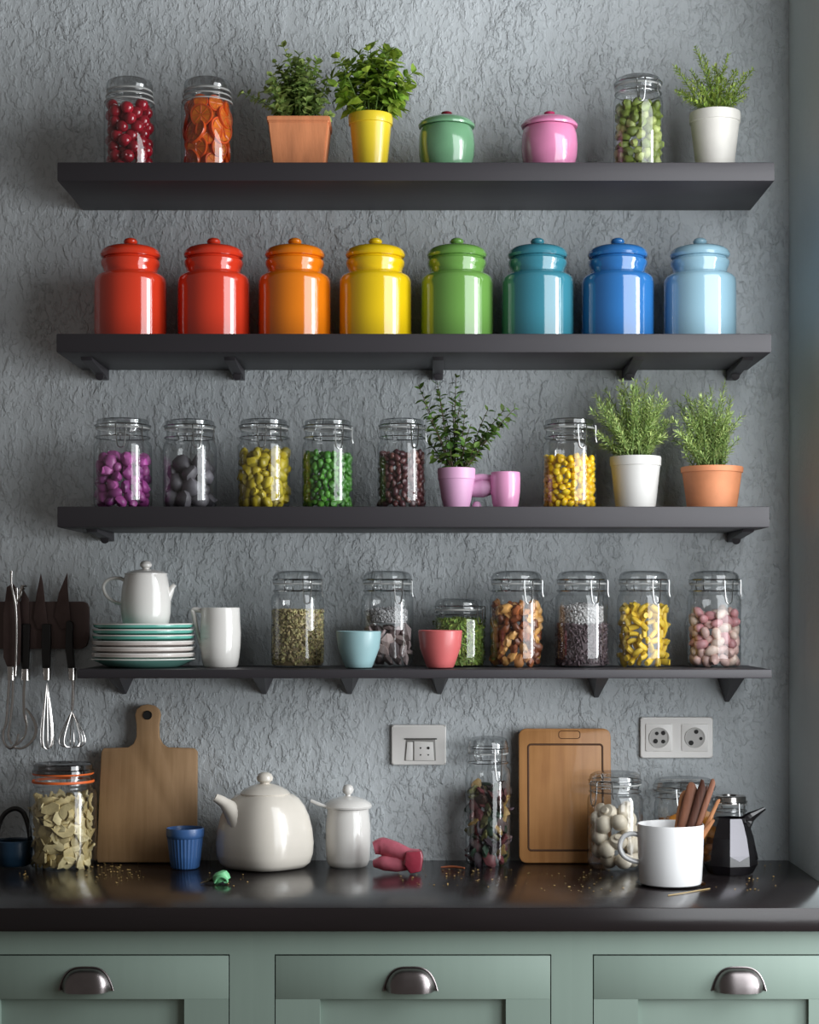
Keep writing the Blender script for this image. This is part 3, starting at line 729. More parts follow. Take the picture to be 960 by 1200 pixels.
f, R, Rn, zsh, t = jar(349, 62, 669, Y4, SH[4], 'tall glass clip jar of small olive brown seeds', g4, 783, 'dome', .42, N4)
heap(f, R, .004, f.z(716), .0042, 1100, mat('seed_mix', '#a2976a', .55, island=.75, rndhue=.03), 'seeds', 'small mixed olive brown seeds filling the leftmost jar of the lowest shelf', 'seeds', 41)
f, R, Rn, zsh, t = jar(454, 61, 669, -.09, SH[4], 'tall glass clip jar of grey pink shards behind the pale blue cup', g4, 783, 'dome', .45, N4)
fill(f, R, .004, f.z(730), .0125, 'stone_shard', 'angular greyish pink shard in the jar behind the pale blue cup', 'shard', 'grey pink shards', pb('stone_shard', ['#a08f8e', '#8d8284', '#b7a4a0'], (1.35, 1.0, .5), .5, .5, fr=1.6, sub=1, smooth=False), 42, layers=2.3)
heap(f, R * .8, f.z(731), f.z(716), .0032, 420, mat('grey_bead', '#9a999a', .35, island=.45), 'grey_grains', 'heap of fine grey grains lying on the pink shards', 'grains', 43, (1, .9, .8), dome=.008)
f, R, Rn, zsh, t = jar(538, 60, 701, -.085, SH[4], 'small glass clip jar of green dried herbs behind the coral cup', g4, 783, 'dome', .9, 2.3, lidfrac=.17)
heap(f, R, .004, f.z(728), .0052, 1000, mat('dried_herb', '#71863a', .8, island=.6, rndhue=.03), 'dried_herbs', 'fine dried green herbs filling the small jar', 'herbs', 44, (1.6, .8, .3), dome=.004)
f, R, Rn, zsh, t = jar(605.5, 63, 669, Y4, SH[4], 'tall glass clip jar of golden brown nut pieces', g4, 783, 'dome', .4, N4)
fill(f, R, .004, f.z(703), .0095, 'nut_piece', 'broken golden brown nut piece in the tall clip jar', 'nut', 'golden brown nut pieces', pb('nut_piece', ['#a8713f', '#8a4d2a', '#c79657', '#6b3a22'], (1.2, .9, .75), .5, .4, fr=1.7, rnd=.3, seed=5), 45)
f, R, Rn, zsh, t = jar(682, 62, 669, Y4, SH[4], 'tall glass clip jar of dark tea topped with grey grains', g4, 783, 'dome', .42, N4)
heap(f, R, .004, f.z(733), .0042, 950, mat('dark_tea', '#54464a', .6, island=.5), 'tea_leaves', 'dark brown tea leaves filling the lower part of the jar', 'tea', 46, (1.6, .7, .4))
heap(f, R * .84, f.z(734), f.z(712), .0033, 700, mat('silver_grain', '#a3a1a0', .35, island=.55), 'grey_seeds', 'grey grains heaped on top of the dark tea', 'grains', 47, (1, .9, .8), dome=.010)
f, R, Rn, zsh, t = jar(754, 61, 669, Y4, SH[4], 'tall glass clip jar of yellow pasta pieces', g4, 783, 'dome', .4, N4)
def pasta():
    m = MB(); m.tube([(-.95, 0, -.1), (-.4, .1, .05), (.4, .1, .05), (.95, 0, -.1)], [.5, .62, .62, .5], 10, smooth=3, flat=.8); return mesh_of(m, 'pasta_piece', mat('pasta_yellow', '#dcb93c', .45, rnd=.18))
fill(f, R, .004, f.z(706), .0088, 'pasta_piece', 'short yellow pasta piece in the tall clip jar', 'pasta', 'yellow pasta pieces', [pasta()], 48, vis=1.22)
f, R, Rn, zsh, t = jar(837, 62, 669, Y4, SH[4], 'tall glass clip jar of pale pink beans, last on the lowest shelf', g4, 783, 'dome', .4, N4)
fill(f, R, .004, f.z(712), .0105, 'pink_bean', 'pale pink speckled bean in the last jar of the lowest shelf', 'bean', 'pale pink beans', pb('pink_bean', ['#d9b5ad', '#c78f92', '#e3cbbd'], (1.3, .85, .85), .15, .35), 49)

# cups in front
def cup(cx, y, colr, label, rt, rb, top, bot):
    f = Frame(cx, y, SH[4], top, bot); t_ = thing('cup', f.loc, label, 'cup', 'small handleless cups on the lowest shelf')
    m_ = mat('cup_' + colr[1:], colr, .35, coat=.15, var=.04, vscale=10)
    h = bot - top
    MB().lathe([(0, .001)] + f.pr([(rb * .82, bot - .3), (rb, bot - 1.5), (rb * 1.12, bot - h * .12), (rt * .93, top + h * .45), (rt * .985, top + h * .16), (rt, top + 1), (rt - .7, top), (rt - 1.8, top + 1), (rt * .86, top + h * .45), (rb * .95, bot - h * .15), (0, bot - h * .1)]), 48).build('cup_body', m_, t_)
cup(420.5, -.205, '#8fb0b4', 'pale blue tapered cup without handle', 26.2, 15.5, 739.5, 785)
cup(516, -.205, '#c46262', 'coral red tapered cup without handle', 25.8, 15.5, 738.5, 786)

# plates with the small teapot on top
YP = -.13; pcx = 168.5
teal = mat('teal_glaze', '#62ab9c', .25, coat=.4, var=.05); pale = mat('offwhite_glaze', '#c9c0ba', .25, coat=.4, var=.03)
sP = S(YP)
zrim = [PZ(p_, YP) - SH[4] for p_ in (771, 764.5, 757.5, 750.5, 743.5, 737, 730.5)]
pl = [(62, mat('light_teal_glaze', '#8fd0c2', .25, coat=.4, var=.04), 'bottom'), (60.5, pale, ''), (60, pale, ''), (60, pale, ''), (59.5, teal, ''), (59, teal, ''), (58.5, teal, '')]
names = ['teal dish at the bottom of the plate stack', 'off-white plate directly above the bottom teal dish', 'off-white plate, middle of the three pale plates in the stack', 'off-white plate directly under the teal plates', 'teal plate resting on the off-white plates', 'teal plate between two other teal plates', 'teal plate on top of the stack, under the small teapot']
for i, (rp_, m_, _) in enumerate(pl):
    r_ = rp_ * sP; z = zrim[i]
    z0 = 0.0 if i == 0 else zrim[i] - (zrim[1] - zrim[0]) - .0 - .0085
    hgt = z - z0
    prof = [(0, 0), (r_ * .52, 0), (r_ * .66, .001), (r_ * .76, hgt * .30), (r_ * .95, hgt * .80), (r_, hgt * .93), (r_ * .998, hgt), (r_ * .975, hgt * .99), (r_ * .78, hgt * .55), (r_ * .55, .004), (0, .004)]
    if i: prof = [(0, 0), (r_ * .52, 0), (r_ * .66, .002), (r_ * .86, hgt * .40), (r_ * .985, hgt * .62), (r_, hgt * .9), (r_ * .995, hgt), (r_ * .97, hgt * .97), (r_ * .70, hgt * .45), (r_ * .55, .004), (0, .004)]
    o = MB().lathe(prof, 64).build('plate', m_, loc=(PX(pcx, YP), YP, SH[4] + z0)); tag(o, names[i], 'plate', 'stacked plates on the lowest shelf')
    MB().lathe([(r_ * 1.0015, hgt * .88), (r_ * 1.004, hgt * .95), (r_ * .995, hgt * 1.012), (r_ * .965, hgt * .985)], 64).build('rim', M['white'], o)
    topz = SH[4] + z0 + .004
f = Frame(171, YP, topz, 657)
t = thing('teapot', f.loc, 'small white teapot standing on the stack of plates', 'teapot')
MB().lathe([(0, 0)] + f.pr([(24, None), (27, 731), (29, 718), (29.3, 705), (28, 690), (25.5, 677), (24.5, 673.5), (0, 673)]), 48).build('body', M['white'], t)
l = MB().lathe([(0, f.z(673.4))] + f.pr([(25, 673.4), (25.2, 672), (20, 669.5), (10, 667.4), (4.5, 666.8), (0, 666.6)]), 40).build('lid', M['white'], t)
MB().lathe(f.pr([(4, 667), (4.2, 665.8), (6.8, 663.8), (7.2, 661.2), (5.4, 658.4), (2.5, 657.1), (0, 657)]), 24).build('knob', M['white'], l)
MB().tube([f.p(147, 681), f.p(140, 677.5), f.p(128, 679), f.p(121.5, 687), f.p(125, 698), f.p(134, 705), f.p(144.5, 708)], 2.1 * f.s, 10, smooth=5, flat=1.5).build('handle', M['white'], t)
MB().tube([f.p(194, 701), f.p(199, 694), f.p(202, 688.5), f.p(205, 685)], [7.5 * f.s, 4.5 * f.s, 3 * f.s, 2.4 * f.s], 12, smooth=4).build('spout', M['white'], t)
# white pitcher
f = Frame(258.5, YP, SH[4], 712, 784.5); t = thing('pitcher', f.loc, 'plain white pitcher beside the stack of plates', 'pitcher')
MB().lathe([(0, .001)] + f.pr([(18.5, 784.2), (20.5, 782), (22.2, 772), (23.6, 757), (23.9, 742), (23, 726), (22.6, 713), (22, 712), (21, 713), (21.8, 740), (19, 778), (0, 780)]), 48).build('body', M['white'], t)
MB().tube([f.p(241, 717), f.p(233, 715), f.p(226.5, 715), f.p(228, 724), f.p(231.5, 742), f.p(238, 766)], [3.4 * f.s, 3.2 * f.s, 2.8 * f.s, 2.8 * f.s, 2.4 * f.s, 2.0 * f.s], 10, smooth=5, flat=1.8).build('handle', M['white'], t)

# ------------------------------------------------------------------ utensils on the wall
YK = -.016
def poly(pts, y): return [(PX(a, y), PZ(b, y)) for a, b in pts]
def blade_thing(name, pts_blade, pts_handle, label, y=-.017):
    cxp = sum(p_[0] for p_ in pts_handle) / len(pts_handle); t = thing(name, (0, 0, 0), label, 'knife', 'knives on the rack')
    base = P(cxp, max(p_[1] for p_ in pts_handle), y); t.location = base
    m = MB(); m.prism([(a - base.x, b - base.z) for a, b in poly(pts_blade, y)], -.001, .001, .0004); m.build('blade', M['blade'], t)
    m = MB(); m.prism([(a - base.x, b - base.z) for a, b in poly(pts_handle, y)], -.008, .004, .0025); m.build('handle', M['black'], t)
m = MB(); r0 = poly([(-6, 705), (98, 705), (102, 707), (104, 712), (104, 748), (101, 757), (95, 760.5), (-6, 760.5)], -.012)
c0 = P(50, 733, 0); m.prism([(a - c0.x, b - c0.z) for a, b in r0], -.012, 0, .0015)
o = m.build('knife_rack', M['rackwood'], loc=c0); tag(o, 'dark brown wall board holding the knives, left of the plate stack', 'knife rack')
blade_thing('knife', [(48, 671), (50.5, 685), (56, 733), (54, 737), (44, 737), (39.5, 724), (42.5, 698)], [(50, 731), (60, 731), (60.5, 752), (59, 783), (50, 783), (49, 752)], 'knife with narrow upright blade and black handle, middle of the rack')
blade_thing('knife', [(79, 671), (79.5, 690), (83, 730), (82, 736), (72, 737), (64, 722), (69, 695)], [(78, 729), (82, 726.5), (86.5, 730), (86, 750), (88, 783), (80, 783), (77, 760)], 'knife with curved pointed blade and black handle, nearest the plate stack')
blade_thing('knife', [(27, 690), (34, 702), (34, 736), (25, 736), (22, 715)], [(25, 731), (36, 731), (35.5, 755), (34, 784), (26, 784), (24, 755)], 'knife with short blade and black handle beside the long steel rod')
def utensil(name, label, cat, cx, cy, y=-.03): return thing(name, P(cx, cy, y), label, cat), P(cx, cy, y)
def rel(pts, base, y): return [P(a, b, y + (d[0] if d else 0)) - base for a, b, *d in pts]
ug = 'steel utensils hanging on the wall'
# dark spatula with a looped wire handle
t, b0 = utensil('spatula', 'dark bladed spatula with looped steel wire handle at far left', 'spatula', 12, 877); t['group'] = ug
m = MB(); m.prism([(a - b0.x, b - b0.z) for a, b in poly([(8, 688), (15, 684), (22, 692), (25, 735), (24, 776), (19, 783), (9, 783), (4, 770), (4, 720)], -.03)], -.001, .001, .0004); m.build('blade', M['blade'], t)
m = MB(); m.tube(rel([(13, 781), (13, 797)], b0, -.032), 5 * S(-.03), 10); m.build('collar', M['steel'], t)
m = MB(); m.tube(rel([(11, 796), (9.5, 820), (7.5, 846), (4, 858), (5, 870), (12, 877), (19, 871), (22, 860)], b0, -.032), .003, 8, smooth=5); m.tube(rel([(15.5, 796), (15, 820), (12, 846), (10, 862), (14, 872)], b0, -.032), .003, 8, smooth=5); m.build('wire_handle', M['steel'], t)
# long rod with flared top
t, b0 = utensil('skewer', 'long slim steel rod with flared forked top, in front of the rack', 'skewer', 18, 792, -.045); t['group'] = ug
m = MB(); m.tube(rel([(13.5, 669), (13.5, 684), (15.5, 695), (18.5, 712), (19.5, 740), (19, 770), (18, 792)], b0, -.045), [.003, .0018, .0026, .003, .0026, .0026, .002], 10, smooth=4); m.build('rod', M['steel'], t)
m = MB(); m.tube(rel([(19, 706), (23, 700), (25, 692), (27, 688)], b0, -.045), [.002, .003, .004, .0058], 12, smooth=4); m.lathe([(0, 0), (.006, 0), (.007, .002), (.006, .004), (0, .004)], 16, c=rel([(28, 688)], b0, -.045)[0]); m.tube(rel([(19.5, 708), (20, 698), (19.5, 689)], b0, -.045), [.002, .003, .004], 10, smooth=3); m.build('fork', M['steel'], t)
# curved ladle
t, b0 = utensil('ladle', 'steel ladle with open curved loop between the spatula and a whisk', 'ladle', 30, 878, -.03); t['group'] = ug
m = MB(); m.tube(rel([(30, 784), (30, 797)], b0, -.03), 5.5 * S(-.03), 10); m.build('collar', M['steel'], t)
m = MB(); m.tube(rel([(29, 796), (28, 815), (28.5, 838), (31, 848)], b0, -.03), [.0026, .0034, .003, .0026], 8, smooth=5, flat=.6); m.build('shaft', M['steel'], t)
m = MB(); m.tube(rel([(30, 830), (37, 839), (42, 851), (41, 862), (35, 871), (25, 877), (16, 876)], b0, -.034), [.0018, .0034, .0034, .003, .002], 8, smooth=6, flat=.6); m.tube(rel([(29, 838), (31, 850), (29, 862), (22, 871), (15, 875)], b0, -.036), [.0026, .0024, .002, .0014], 8, smooth=6, flat=.6); m.build('open_loop', M['steel'], t)
# whisks
def whisk(cx, cy0, cy1, cyb, hw, label, shaft):
    t, b0 = utensil('whisk', label, 'whisk', cx, cyb, -.032); t['group'] = ug
    m = MB(); m.tube(rel([(cx, 783), (cx, 797)], b0, -.032), [.0095, .0075], 10); m.build('collar', M['steel'], t)
    if shaft: m = MB(); m.tube(rel([(shaft, 796), (cx + .7 * (shaft - cx), cy0), (cx, cy1)], b0, -.032), [.003, .0036, .0028], 8, smooth=4); m.build('shaft', M['steel'], t)
    for k in range(4):
        a = k * pi / 4 + .25; m = MB(); pts = []
        for i in range(25):
            u = i / 24 * 2 - 1; tt = abs(u); s_ = 1 if u > 0 else -1
            w_ = hw * S(-.03) * sin(min(1, (1 - tt) * 1.0) * pi) ** .6 if False else hw * S(-.03) * (sin(pi * (tt ** .8)) * .0 + math.sqrt(max(0, 1 - (1 - 2 * (1 - tt) / 1.0) ** 2)) if False else math.sin(pi * tt ** .55) ** .9)
            zz = (PZ(cyb, -.03) + (PZ(cy1, -.03) - PZ(cyb, -.03)) * tt ** 1.35) - b0.z
            pts.append(Vector((s_ * w_ * cos(a), s_ * w_ * sin(a) * .55, zz)))
        m.tube(pts, .0011, 6); m.build('wire_loop', M['steel'], t)
whisk(55, 797, 800, 878, 7.5, 'narrow steel whisk with slim wire loops, centre of the utensils', None)
whisk(84.5, 820, 833, 876, 15.5, 'round balloon whisk with steel shaft, nearest the plate stack', 86)

# ------------------------------------------------------------------ things on the worktop
def board_tilt(py_bot): return 
# paddle board
f = Frame(172.5, -.034, CT, 825.5, 1010.5)
t = thing('paddle_board', f.loc, 'pale wooden paddle board with handle hole, leaning on the wall', 'cutting board')
t.rotation_euler = (radians(-4), 0, 0)
def rr(x0, x1, y0, y1, r, n=5):
    o = []
    for cx_, cy_, a0 in ((x1 - r, y0 + r, -90), (x1 - r, y1 - r, 0), (x0 + r, y1 - r, 90), (x0 + r, y0 + r, 180)):
        for k in range(n + 1):
            a = radians(a0 + 90 * k / n); o.append((cx_ + r * cos(a), cy_ + r * sin(a)))
    return o
m = MB(); q = lambda px, py: (f.x(px), f.z(py))
outer = [(116, 1010), (114.5, 1005), (118.5, 882), (121, 877), (150, 876), (156, 872), (159.5, 864), (159.5, 850), (157.5, 838), (159.5, 831.5), (165, 827), (172.5, 825.5), (180, 827), (185.5, 831.5), (187.5, 838), (185.5, 850), (186, 864), (190, 872), (196, 876), (227, 877), (231, 881), (231.5, 1004), (230, 1010)]
hole = [(172.5 + 4.6 * cos(a), 838.5 + 4.6 * sin(a)) for a in [2*pi*k/20 for k in range(20)]]
m.prism([q(*p_) for p_ in outer], -.016, 0, .0022)
m.build('board', woodmat('pale_board_wood', '#9a7853', '#b4906a', .6, 5), t)
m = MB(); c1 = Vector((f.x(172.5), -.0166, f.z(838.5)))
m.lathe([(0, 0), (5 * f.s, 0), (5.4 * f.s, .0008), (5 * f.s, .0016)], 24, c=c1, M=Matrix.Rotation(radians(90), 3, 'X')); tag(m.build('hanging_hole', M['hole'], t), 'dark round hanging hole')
# bamboo board with groove
f = Frame(662, -.036, CT, 854, 1013)
t = thing('bamboo_board', f.loc, 'rounded bamboo cutting board with a juice groove, leaning on the wall', 'cutting board'); t.rotation_euler = (radians(-4), 0, 0)
hw, hh = 54 * f.s, f.H
bw = woodmat('bamboo_wood', '#a26d3c', '#c68f57', .5, 4, coat=.15)
m = MB(); m.prism(rr(-hw, hw, 0, hh, .016), -.018, 0, .0025); m.build('board', bw, t)
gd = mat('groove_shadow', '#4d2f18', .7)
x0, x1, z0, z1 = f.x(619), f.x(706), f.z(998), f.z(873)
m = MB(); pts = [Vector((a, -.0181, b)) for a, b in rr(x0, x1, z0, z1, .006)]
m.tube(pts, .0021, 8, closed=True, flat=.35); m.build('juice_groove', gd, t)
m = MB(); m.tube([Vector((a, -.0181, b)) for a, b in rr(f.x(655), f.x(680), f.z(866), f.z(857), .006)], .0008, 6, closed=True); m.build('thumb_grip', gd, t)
# big jar of flakes
gw = 'glass jars on the worktop'
f, R, Rn, zsh, t = jar(74, 77, 894, -.09, CT, 'large glass jar of dried ginger slices with orange seal and dark lid', gw, 1018, 'clip', .35, 2.3, M['glass_dark'], M['gasket_orange'], .10, neck=.88, wire=False)
m = MB().lathe([(Rn * 1.03, f.z(917)), (Rn * 1.06, f.z(917)), (Rn * 1.07, f.z(915.5)), (Rn * 1.05, f.z(914))], 40); m.build('seal_ring', M['gasket_orange'], t)
def flake(i):
    rg = random.Random(i); m = MB(); n = 9
    m.prism([((1 + rg.uniform(-.35, .2)) * cos(2*pi*k/n) * 1.1, (1 + rg.uniform(-.35, .2)) * sin(2*pi*k/n) * .85) for k in range(n)], -.13, .13, .05)
    for v in m.bm.verts: v.co.y += .25 * v.co.x ** 2 * (1 if i % 2 else -1) + .1 * v.co.z
    return mesh_of(m, 'ginger_slice', mat('ginger_%d' % i, ['#c8b684', '#b8a572', '#d6c696'][i % 3], .6, rnd=.22, var=.15, vscale=2))
fill(f, R, .004, zsh + .006, .0112, 'ginger_slice', 'dried beige ginger slice in the large jar with orange seal', 'ginger slice', 'dried ginger slices', [flake(i) for i in range(6)], 61, k=.66, vis=1.4, flatrot=True, layers=2.4, jit=.25)
# dark blue pot with arched handle at the left edge
f = Frame(16, -.085, CT, 984, 1014); t = thing('blue_pot', f.loc, 'dark blue pot with black arched handle at the left edge', 'pot')
db = mat('navy_glaze', '#1c3346', .35, coat=.2)
MB().lathe([(0, .001)] + f.pr([(18, 1013), (20.5, 1010), (22.5, 998), (22.5, 988), (22.8, 985), (22, 984), (20.5, 985.5), (20, 1008), (0, 1010)]), 40).build('body', db, t)
MB().tube([f.p(-4, 988), f.p(-2, 970), f.p(5, 955), f.p(17, 948.5), f.p(27, 953), f.p(33, 968), f.p(36, 988)], .0052, 10, smooth=5, flat=.7).build('handle', M['black'], t)
# ribbed blue cup
f = Frame(217, -.12, CT, 970, 1019.5); t = thing('ribbed_cup', f.loc, 'ribbed cobalt blue cup in front of the paddle board', 'cup')
cb = mat('cobalt_glaze', '#3a5f93', .4, var=.1, vscale=25, coat=.1)
b_ = f.pr([(14.5, 1019), (16.5, 1017), (18.3, 1003), (20.2, 985), (20.6, 982)]); r_ = f.pr([(21.6, 981), (22.2, 978), (22.3, 972), (21.8, 970), (20.6, 970), (20, 974), (18.5, 995), (15.5, 1014), (0, 1015)])
MB().lathe([(0, .001)] + b_, 120, rib=lambda a, z: 1 + .018 * cos(30 * a)).build('cup_body', cb, t)
MB().lathe([b_[-1]] + r_, 60).build('rim_band', cb, t)
# big white teapot
f = Frame(310.5, -.115, CT, 904.5, 1019); t = thing('large_teapot', f.loc, 'big squarish white teapot in the middle of the worktop', 'teapot')
MB().lathe([(0, .001)] + f.pr([(34, 1019), (42, 1017.5), (47.5, 1012), (50.3, 1002), (51, 988), (49.5, 972), (46.2, 957), (41.5, 945), (35.5, 936), (29.5, 931), (0, 930)]), 72, n=3.0, rot=pi/4 + .1, ys=.82).build('body', M['cream'], t)
l = MB().lathe([(0, f.z(931.5))] + f.pr([(28.5, 931.5), (29.5, 929.6), (26, 926), (18, 921.5), (9, 918.6), (0, 918)]), 48, ys=.9).build('lid', M['cream'], t)
MB().lathe(f.pr([(5.5, 919), (5.6, 917.6), (9.2, 914.6), (9.8, 911.4), (8.2, 907.4), (4.5, 905), (0, 904.5)]), 28).build('knob', M['cream'], l)
m = MB(); m.tube([f.p(288, 972, -.022), f.p(276, 952, -.026), f.p(264, 939, -.030), f.p(254.5, 933, -.033)], [19 * f.s, 12 * f.s, 6.5 * f.s, 5 * f.s], 18, smooth=4, flat=1.1)
m.build('spout', M['cream'], t)
# white lidded jar with spoon
f = Frame(408, -.085, CT, 919, 1018); t = thing('sugar_jar', f.loc, 'slim white lidded sugar jar with a spoon, right of the big teapot', 'sugar jar')
MB().lathe([(0, .001)] + f.pr([(21, 1018), (23.5, 1016), (25.5, 1010), (26.4, 990), (26.4, 968), (25, 957), (24.4, 952), (24.8, 948), (0, 947.5)]), 48).build('body', M['white'], t)
l = MB().lathe([(0, f.z(947.3))] + f.pr([(27.5, 947.3), (28.3, 945), (26.5, 941.5), (20, 937), (10, 934), (4.5, 933), (0, 932.6)]), 48).build('lid', M['white'], t)
MB().lathe(f.pr([(3, 933.5), (3, 931.5), (5.8, 929), (6.8, 925.5), (5.6, 921.5), (3, 919.4), (0, 919)]), 24).build('knob', M['white'], l)
tp = f.p(365, 937.5, -.02)
MB().tube([f.p(394, 946.5, -.022), f.p(383, 944.5, -.022), f.p(374, 941.5, -.022), tp], [.0022, .0026, .0036, .003], 8, smooth=4, flat=.6).build('spoon_handle', M['white'], t)
# mint green clip on a dried sprig
yg = -.32
g0 = P(259, 1026, yg); g0.z = CT
t = thing('dried_sprig', (PX(247, yg), yg, CT), 'dark dried herb sprig lying under a mint green cap', 'herb sprig')
rg = random.Random(3); m = MB(); st = MB()
for k in range(9):
    a = rg.uniform(-.6, .6) + (pi if k < 6 else 0); L = rg.uniform(.018, .034)
    st.tube([(0.012, 0, .003), (.012 + cos(a) * L * .6, sin(a) * L * .6, .006), (.012 + cos(a) * L, sin(a) * L, .0025)], .0009, 5)
    for j in range(4):
        m.leaf(Vector((.012 + cos(a) * L * j / 4, sin(a) * L * j / 4, .004 + .002 * (j % 2))), Vector((rg.gauss(0, 1), rg.gauss(0, 1), rg.uniform(.1, .6))), Vector((0, 0, 1)), .010, .006)
st.build('stems', M['woody'], t); m.build('leaves', mat('dried_leaf', '#3e3d2c', .8, island=.4), t, smooth=False, recalc=False)
t = thing('mint_cap', (PX(262, yg), yg - .006, CT), 'small mint green curled cap lying on the worktop', 'cap')
mg = mat('mint_plastic', '#7fcf95', .4, var=.05)
m = MB(); m.lathe([(0, .022), (.008, .0215), (.014, .018), (.0165, .011), (.0165, .003), (.0155, .002), (.015, .010), (.012, .016), (0, .0195)], 28, ys=.8, M=Matrix.Rotation(radians(-22), 3, 'Y'), c=(0, 0, .0035)); m.build('shell', mg, t)
m = MB(); m.tube([(-.015, -.013, .004), (-.010, -.0145, .013), (-.001, -.0155, .0165), (.007, -.0145, .012), (.009, -.014, .006), (.003, -.0145, .005)], [.002, .003, .0034, .003, .0024, .0016], 8, smooth=5); m.build('curl', mg, t)
# pink translucent pouch
yp = -.17; f = Frame(466, yp, CT, 983, 1023); t = thing('pink_pouch', f.loc, 'crumpled translucent pink pouch lying right of the sugar jar', 'pouch')
pk = mat('pink_film', '#e07d8e', .16, coat=.6, var=.2, vscale=20, trans=.35, bump=.002, bscale=45)
m = MB(); m.tube([f.p(438, 995, .01), f.p(448, 993, .01), f.p(462, 996.5, .0), f.p(478, 1002, -.01), f.p(488, 1005, -.015)], [.013, .0185, .018, .015, .019], 18, smooth=5, flat=.85); m.build('upper_lobe', pk, t)
m = MB(); m.tube([f.p(438, 1013, .004), f.p(450, 1012, 0), f.p(466, 1013, -.006), f.p(480, 1013.5, -.012)], [.008, .0155, .0155, .010], 18, smooth=5, flat=1.0); m.build('lower_lobe', pk, t)
m = MB(); m.prism([(f.x(476), f.z(996)), (f.x(494), f.z(995)), (f.x(496.5), f.z(1003)), (f.x(494), f.z(1020)), (f.x(481), f.z(1023)), (f.x(473), f.z(1012))], -.031, .006, .004); m.build('sealed_end', mat('dark_pink_film', '#a63c4e', .12, coat=.8, trans=.2, bump=.0015, bscale=60), t)
# thin stick
m = MB(); m.tube([P(522, 1014, -.06) - P(535, 1013, -.06) + Vector((0, 0, .004)), Vector((0, 0, .0035)), P(549, 1011, -.1) - P(535, 1013, -.1) + Vector((0, -.02, .0))], [.0018, .003, .002], 6, smooth=3)
o = m.build('cinnamon_stick', mat('orange_bark', '#8a4a2a', .7, var=.3, vscale=40), loc=(PX(530, -.12), -.12, CT)); tag(o, 'thin reddish brown stick lying beside the tall jar', 'stick')
# tall jar of dried flowers
f, R, Rn, zsh, t = jar(572, 53, 863, -.062, CT, 'very tall slim glass jar of dark dried petals', gw, 1015, 'dome', .45, 2.0, neck=.86, lidfrac=.13, lever=False)
pm = [mat('dried_' + n_, c_, .6, rnd=.35, var=.3, vscale=1.6) for n_, c_ in (('red', '#4a1c1e'), ('brown', '#3a2822'), ('olive', '#55542e'), ('rose', '#5e2c30'), ('green', '#24382a'), ('dark', '#30222a'), ('bark', '#5a4a4a'), ('gold', '#8a7040'))]
fill(f, R, .004, f.z(919), .0105, 'dried_petal', 'dark dried petal piece in the tall slim jar', 'dried petal', 'dried petals', blobs('dried_petal', pm, (1.3, .9, .45), .6, 1.8, 8, 2), 71, k=.8, vis=1.2, layers=2.6)
# jar of mushrooms
f, R, Rn, zsh, t = jar(721, 65, 904, -.115, CT, 'glass clip jar of white mushrooms beside the white mug', gw, 1022, 'dome', -.95, 2.2, neck=.9, lidfrac=.13)
mm = mat('mushroom_skin', '#d3c8b4', .55, rnd=.12, var=.1, vscale=1.5)
def mushroom(i):
    m = MB(); m.lathe([(0, -.82), (.34, -.80), (.40, -.62), (.44, -.55), (.78, -.50), (.98, -.2), (1.0, .15), (.84, .55), (.5, .82), (0, .92)], 24, rib=lambda a, z: 1 + .05 * sin(2 * a + i)); return mesh_of(m, 'mushroom', mm)
fill(f, R, .004, zsh - .002, .0165, 'mushroom', 'round white mushroom in the clip jar beside the mug', 'mushroom', 'white mushrooms', [mushroom(i) for i in range(3)], 73, k=.84, vis=1.08, layers=2.3)
# jar behind the mug
f, R, Rn, zsh, t = jar(802, 70, 911, -.075, CT, 'wide glass clip jar of orange dried apricots behind the mug', gw, 1010, 'dome', -.2, 2.0, neck=.98, lidfrac=.14)
fill(f, R, .004, zsh - .006, .014, 'dried_apricot', 'orange dried apricot in the jar behind the mug', 'dried apricot', 'dried apricots', pb('dried_apricot', ['#c07a25', '#a8651c'], (1.1, 1, .6), .3, .35), 74, ymax=-.2, layers=1.9)
# small jar with steel lid
f, R, Rn, zsh, t = jar(856, 41, 932, -.075, CT, 'small glass jar with steel lid behind the black jug', gw, 1010, 'clip', .5, 2.0, M['steel'], lidfrac=.12, lever=False)
fill(f, R, .004, zsh + .002, .0095, 'white_lump', 'white crumbly lump in the small steel lidded jar', 'lump', 'white lumps', pb('white_lump', ['#d8d4cf'], (1.1, .9, .8), .4, .6), 75, layers=2)
# black faceted jug
f = Frame(856, -.185, CT, 958, 1028); t = thing('black_jug', f.loc, 'black faceted milk jug with pointed spout at the right', 'jug', rz=0.)
m = MB(); gl = mat('black_gloss', '#151316', .14, coat=.5); gf = mat('grey_facet', '#75727a', .25, coat=.4)
prof = f.pr([(26, 1027.5), (31.5, 1016), (31, 1003), (27, 982), (22, 966), (18.5, 958)])
pts = []
for r_, z_ in [(0, .001)] + [(prof[0][0], .001)] + prof[1:] + [(prof[-1][0] - .003, prof[-1][1]), (prof[-2][0] - .003, prof[-2][1] - .005), (0, prof[-2][1] - .012)]: pts.append((r_, z_))
m.lathe(pts, 8, rot=pi/8 + .22)
zlim = prof[2][1]
for fc in m.bm.faces[:]:
    c_ = fc.calc_center_median(); a = math.atan2(c_.x, -c_.y)
    if .0 < a < .6 and math.hypot(c_.x, c_.y) > .022:
        if c_.z > zlim: fc.material_index = 1
        elif c_.z > prof[1][1]:
            tv = bmesh.ops.poke(m.bm, faces=[fc])
            max(tv['faces'], key=lambda q_: q_.calc_center_median().z).material_index = 1
m.build('body', [gl, gf], t, smooth=False)
m = MB(); m.tube([f.p(870, 968, -.004), f.p(878, 958, -.006), f.p(886, 952.5, -.006), f.p(896, 946, -.006)], [.018, .011, .007, .0035], 8, smooth=3, flat=.7); m.build('spout', gl, t, smooth=False)
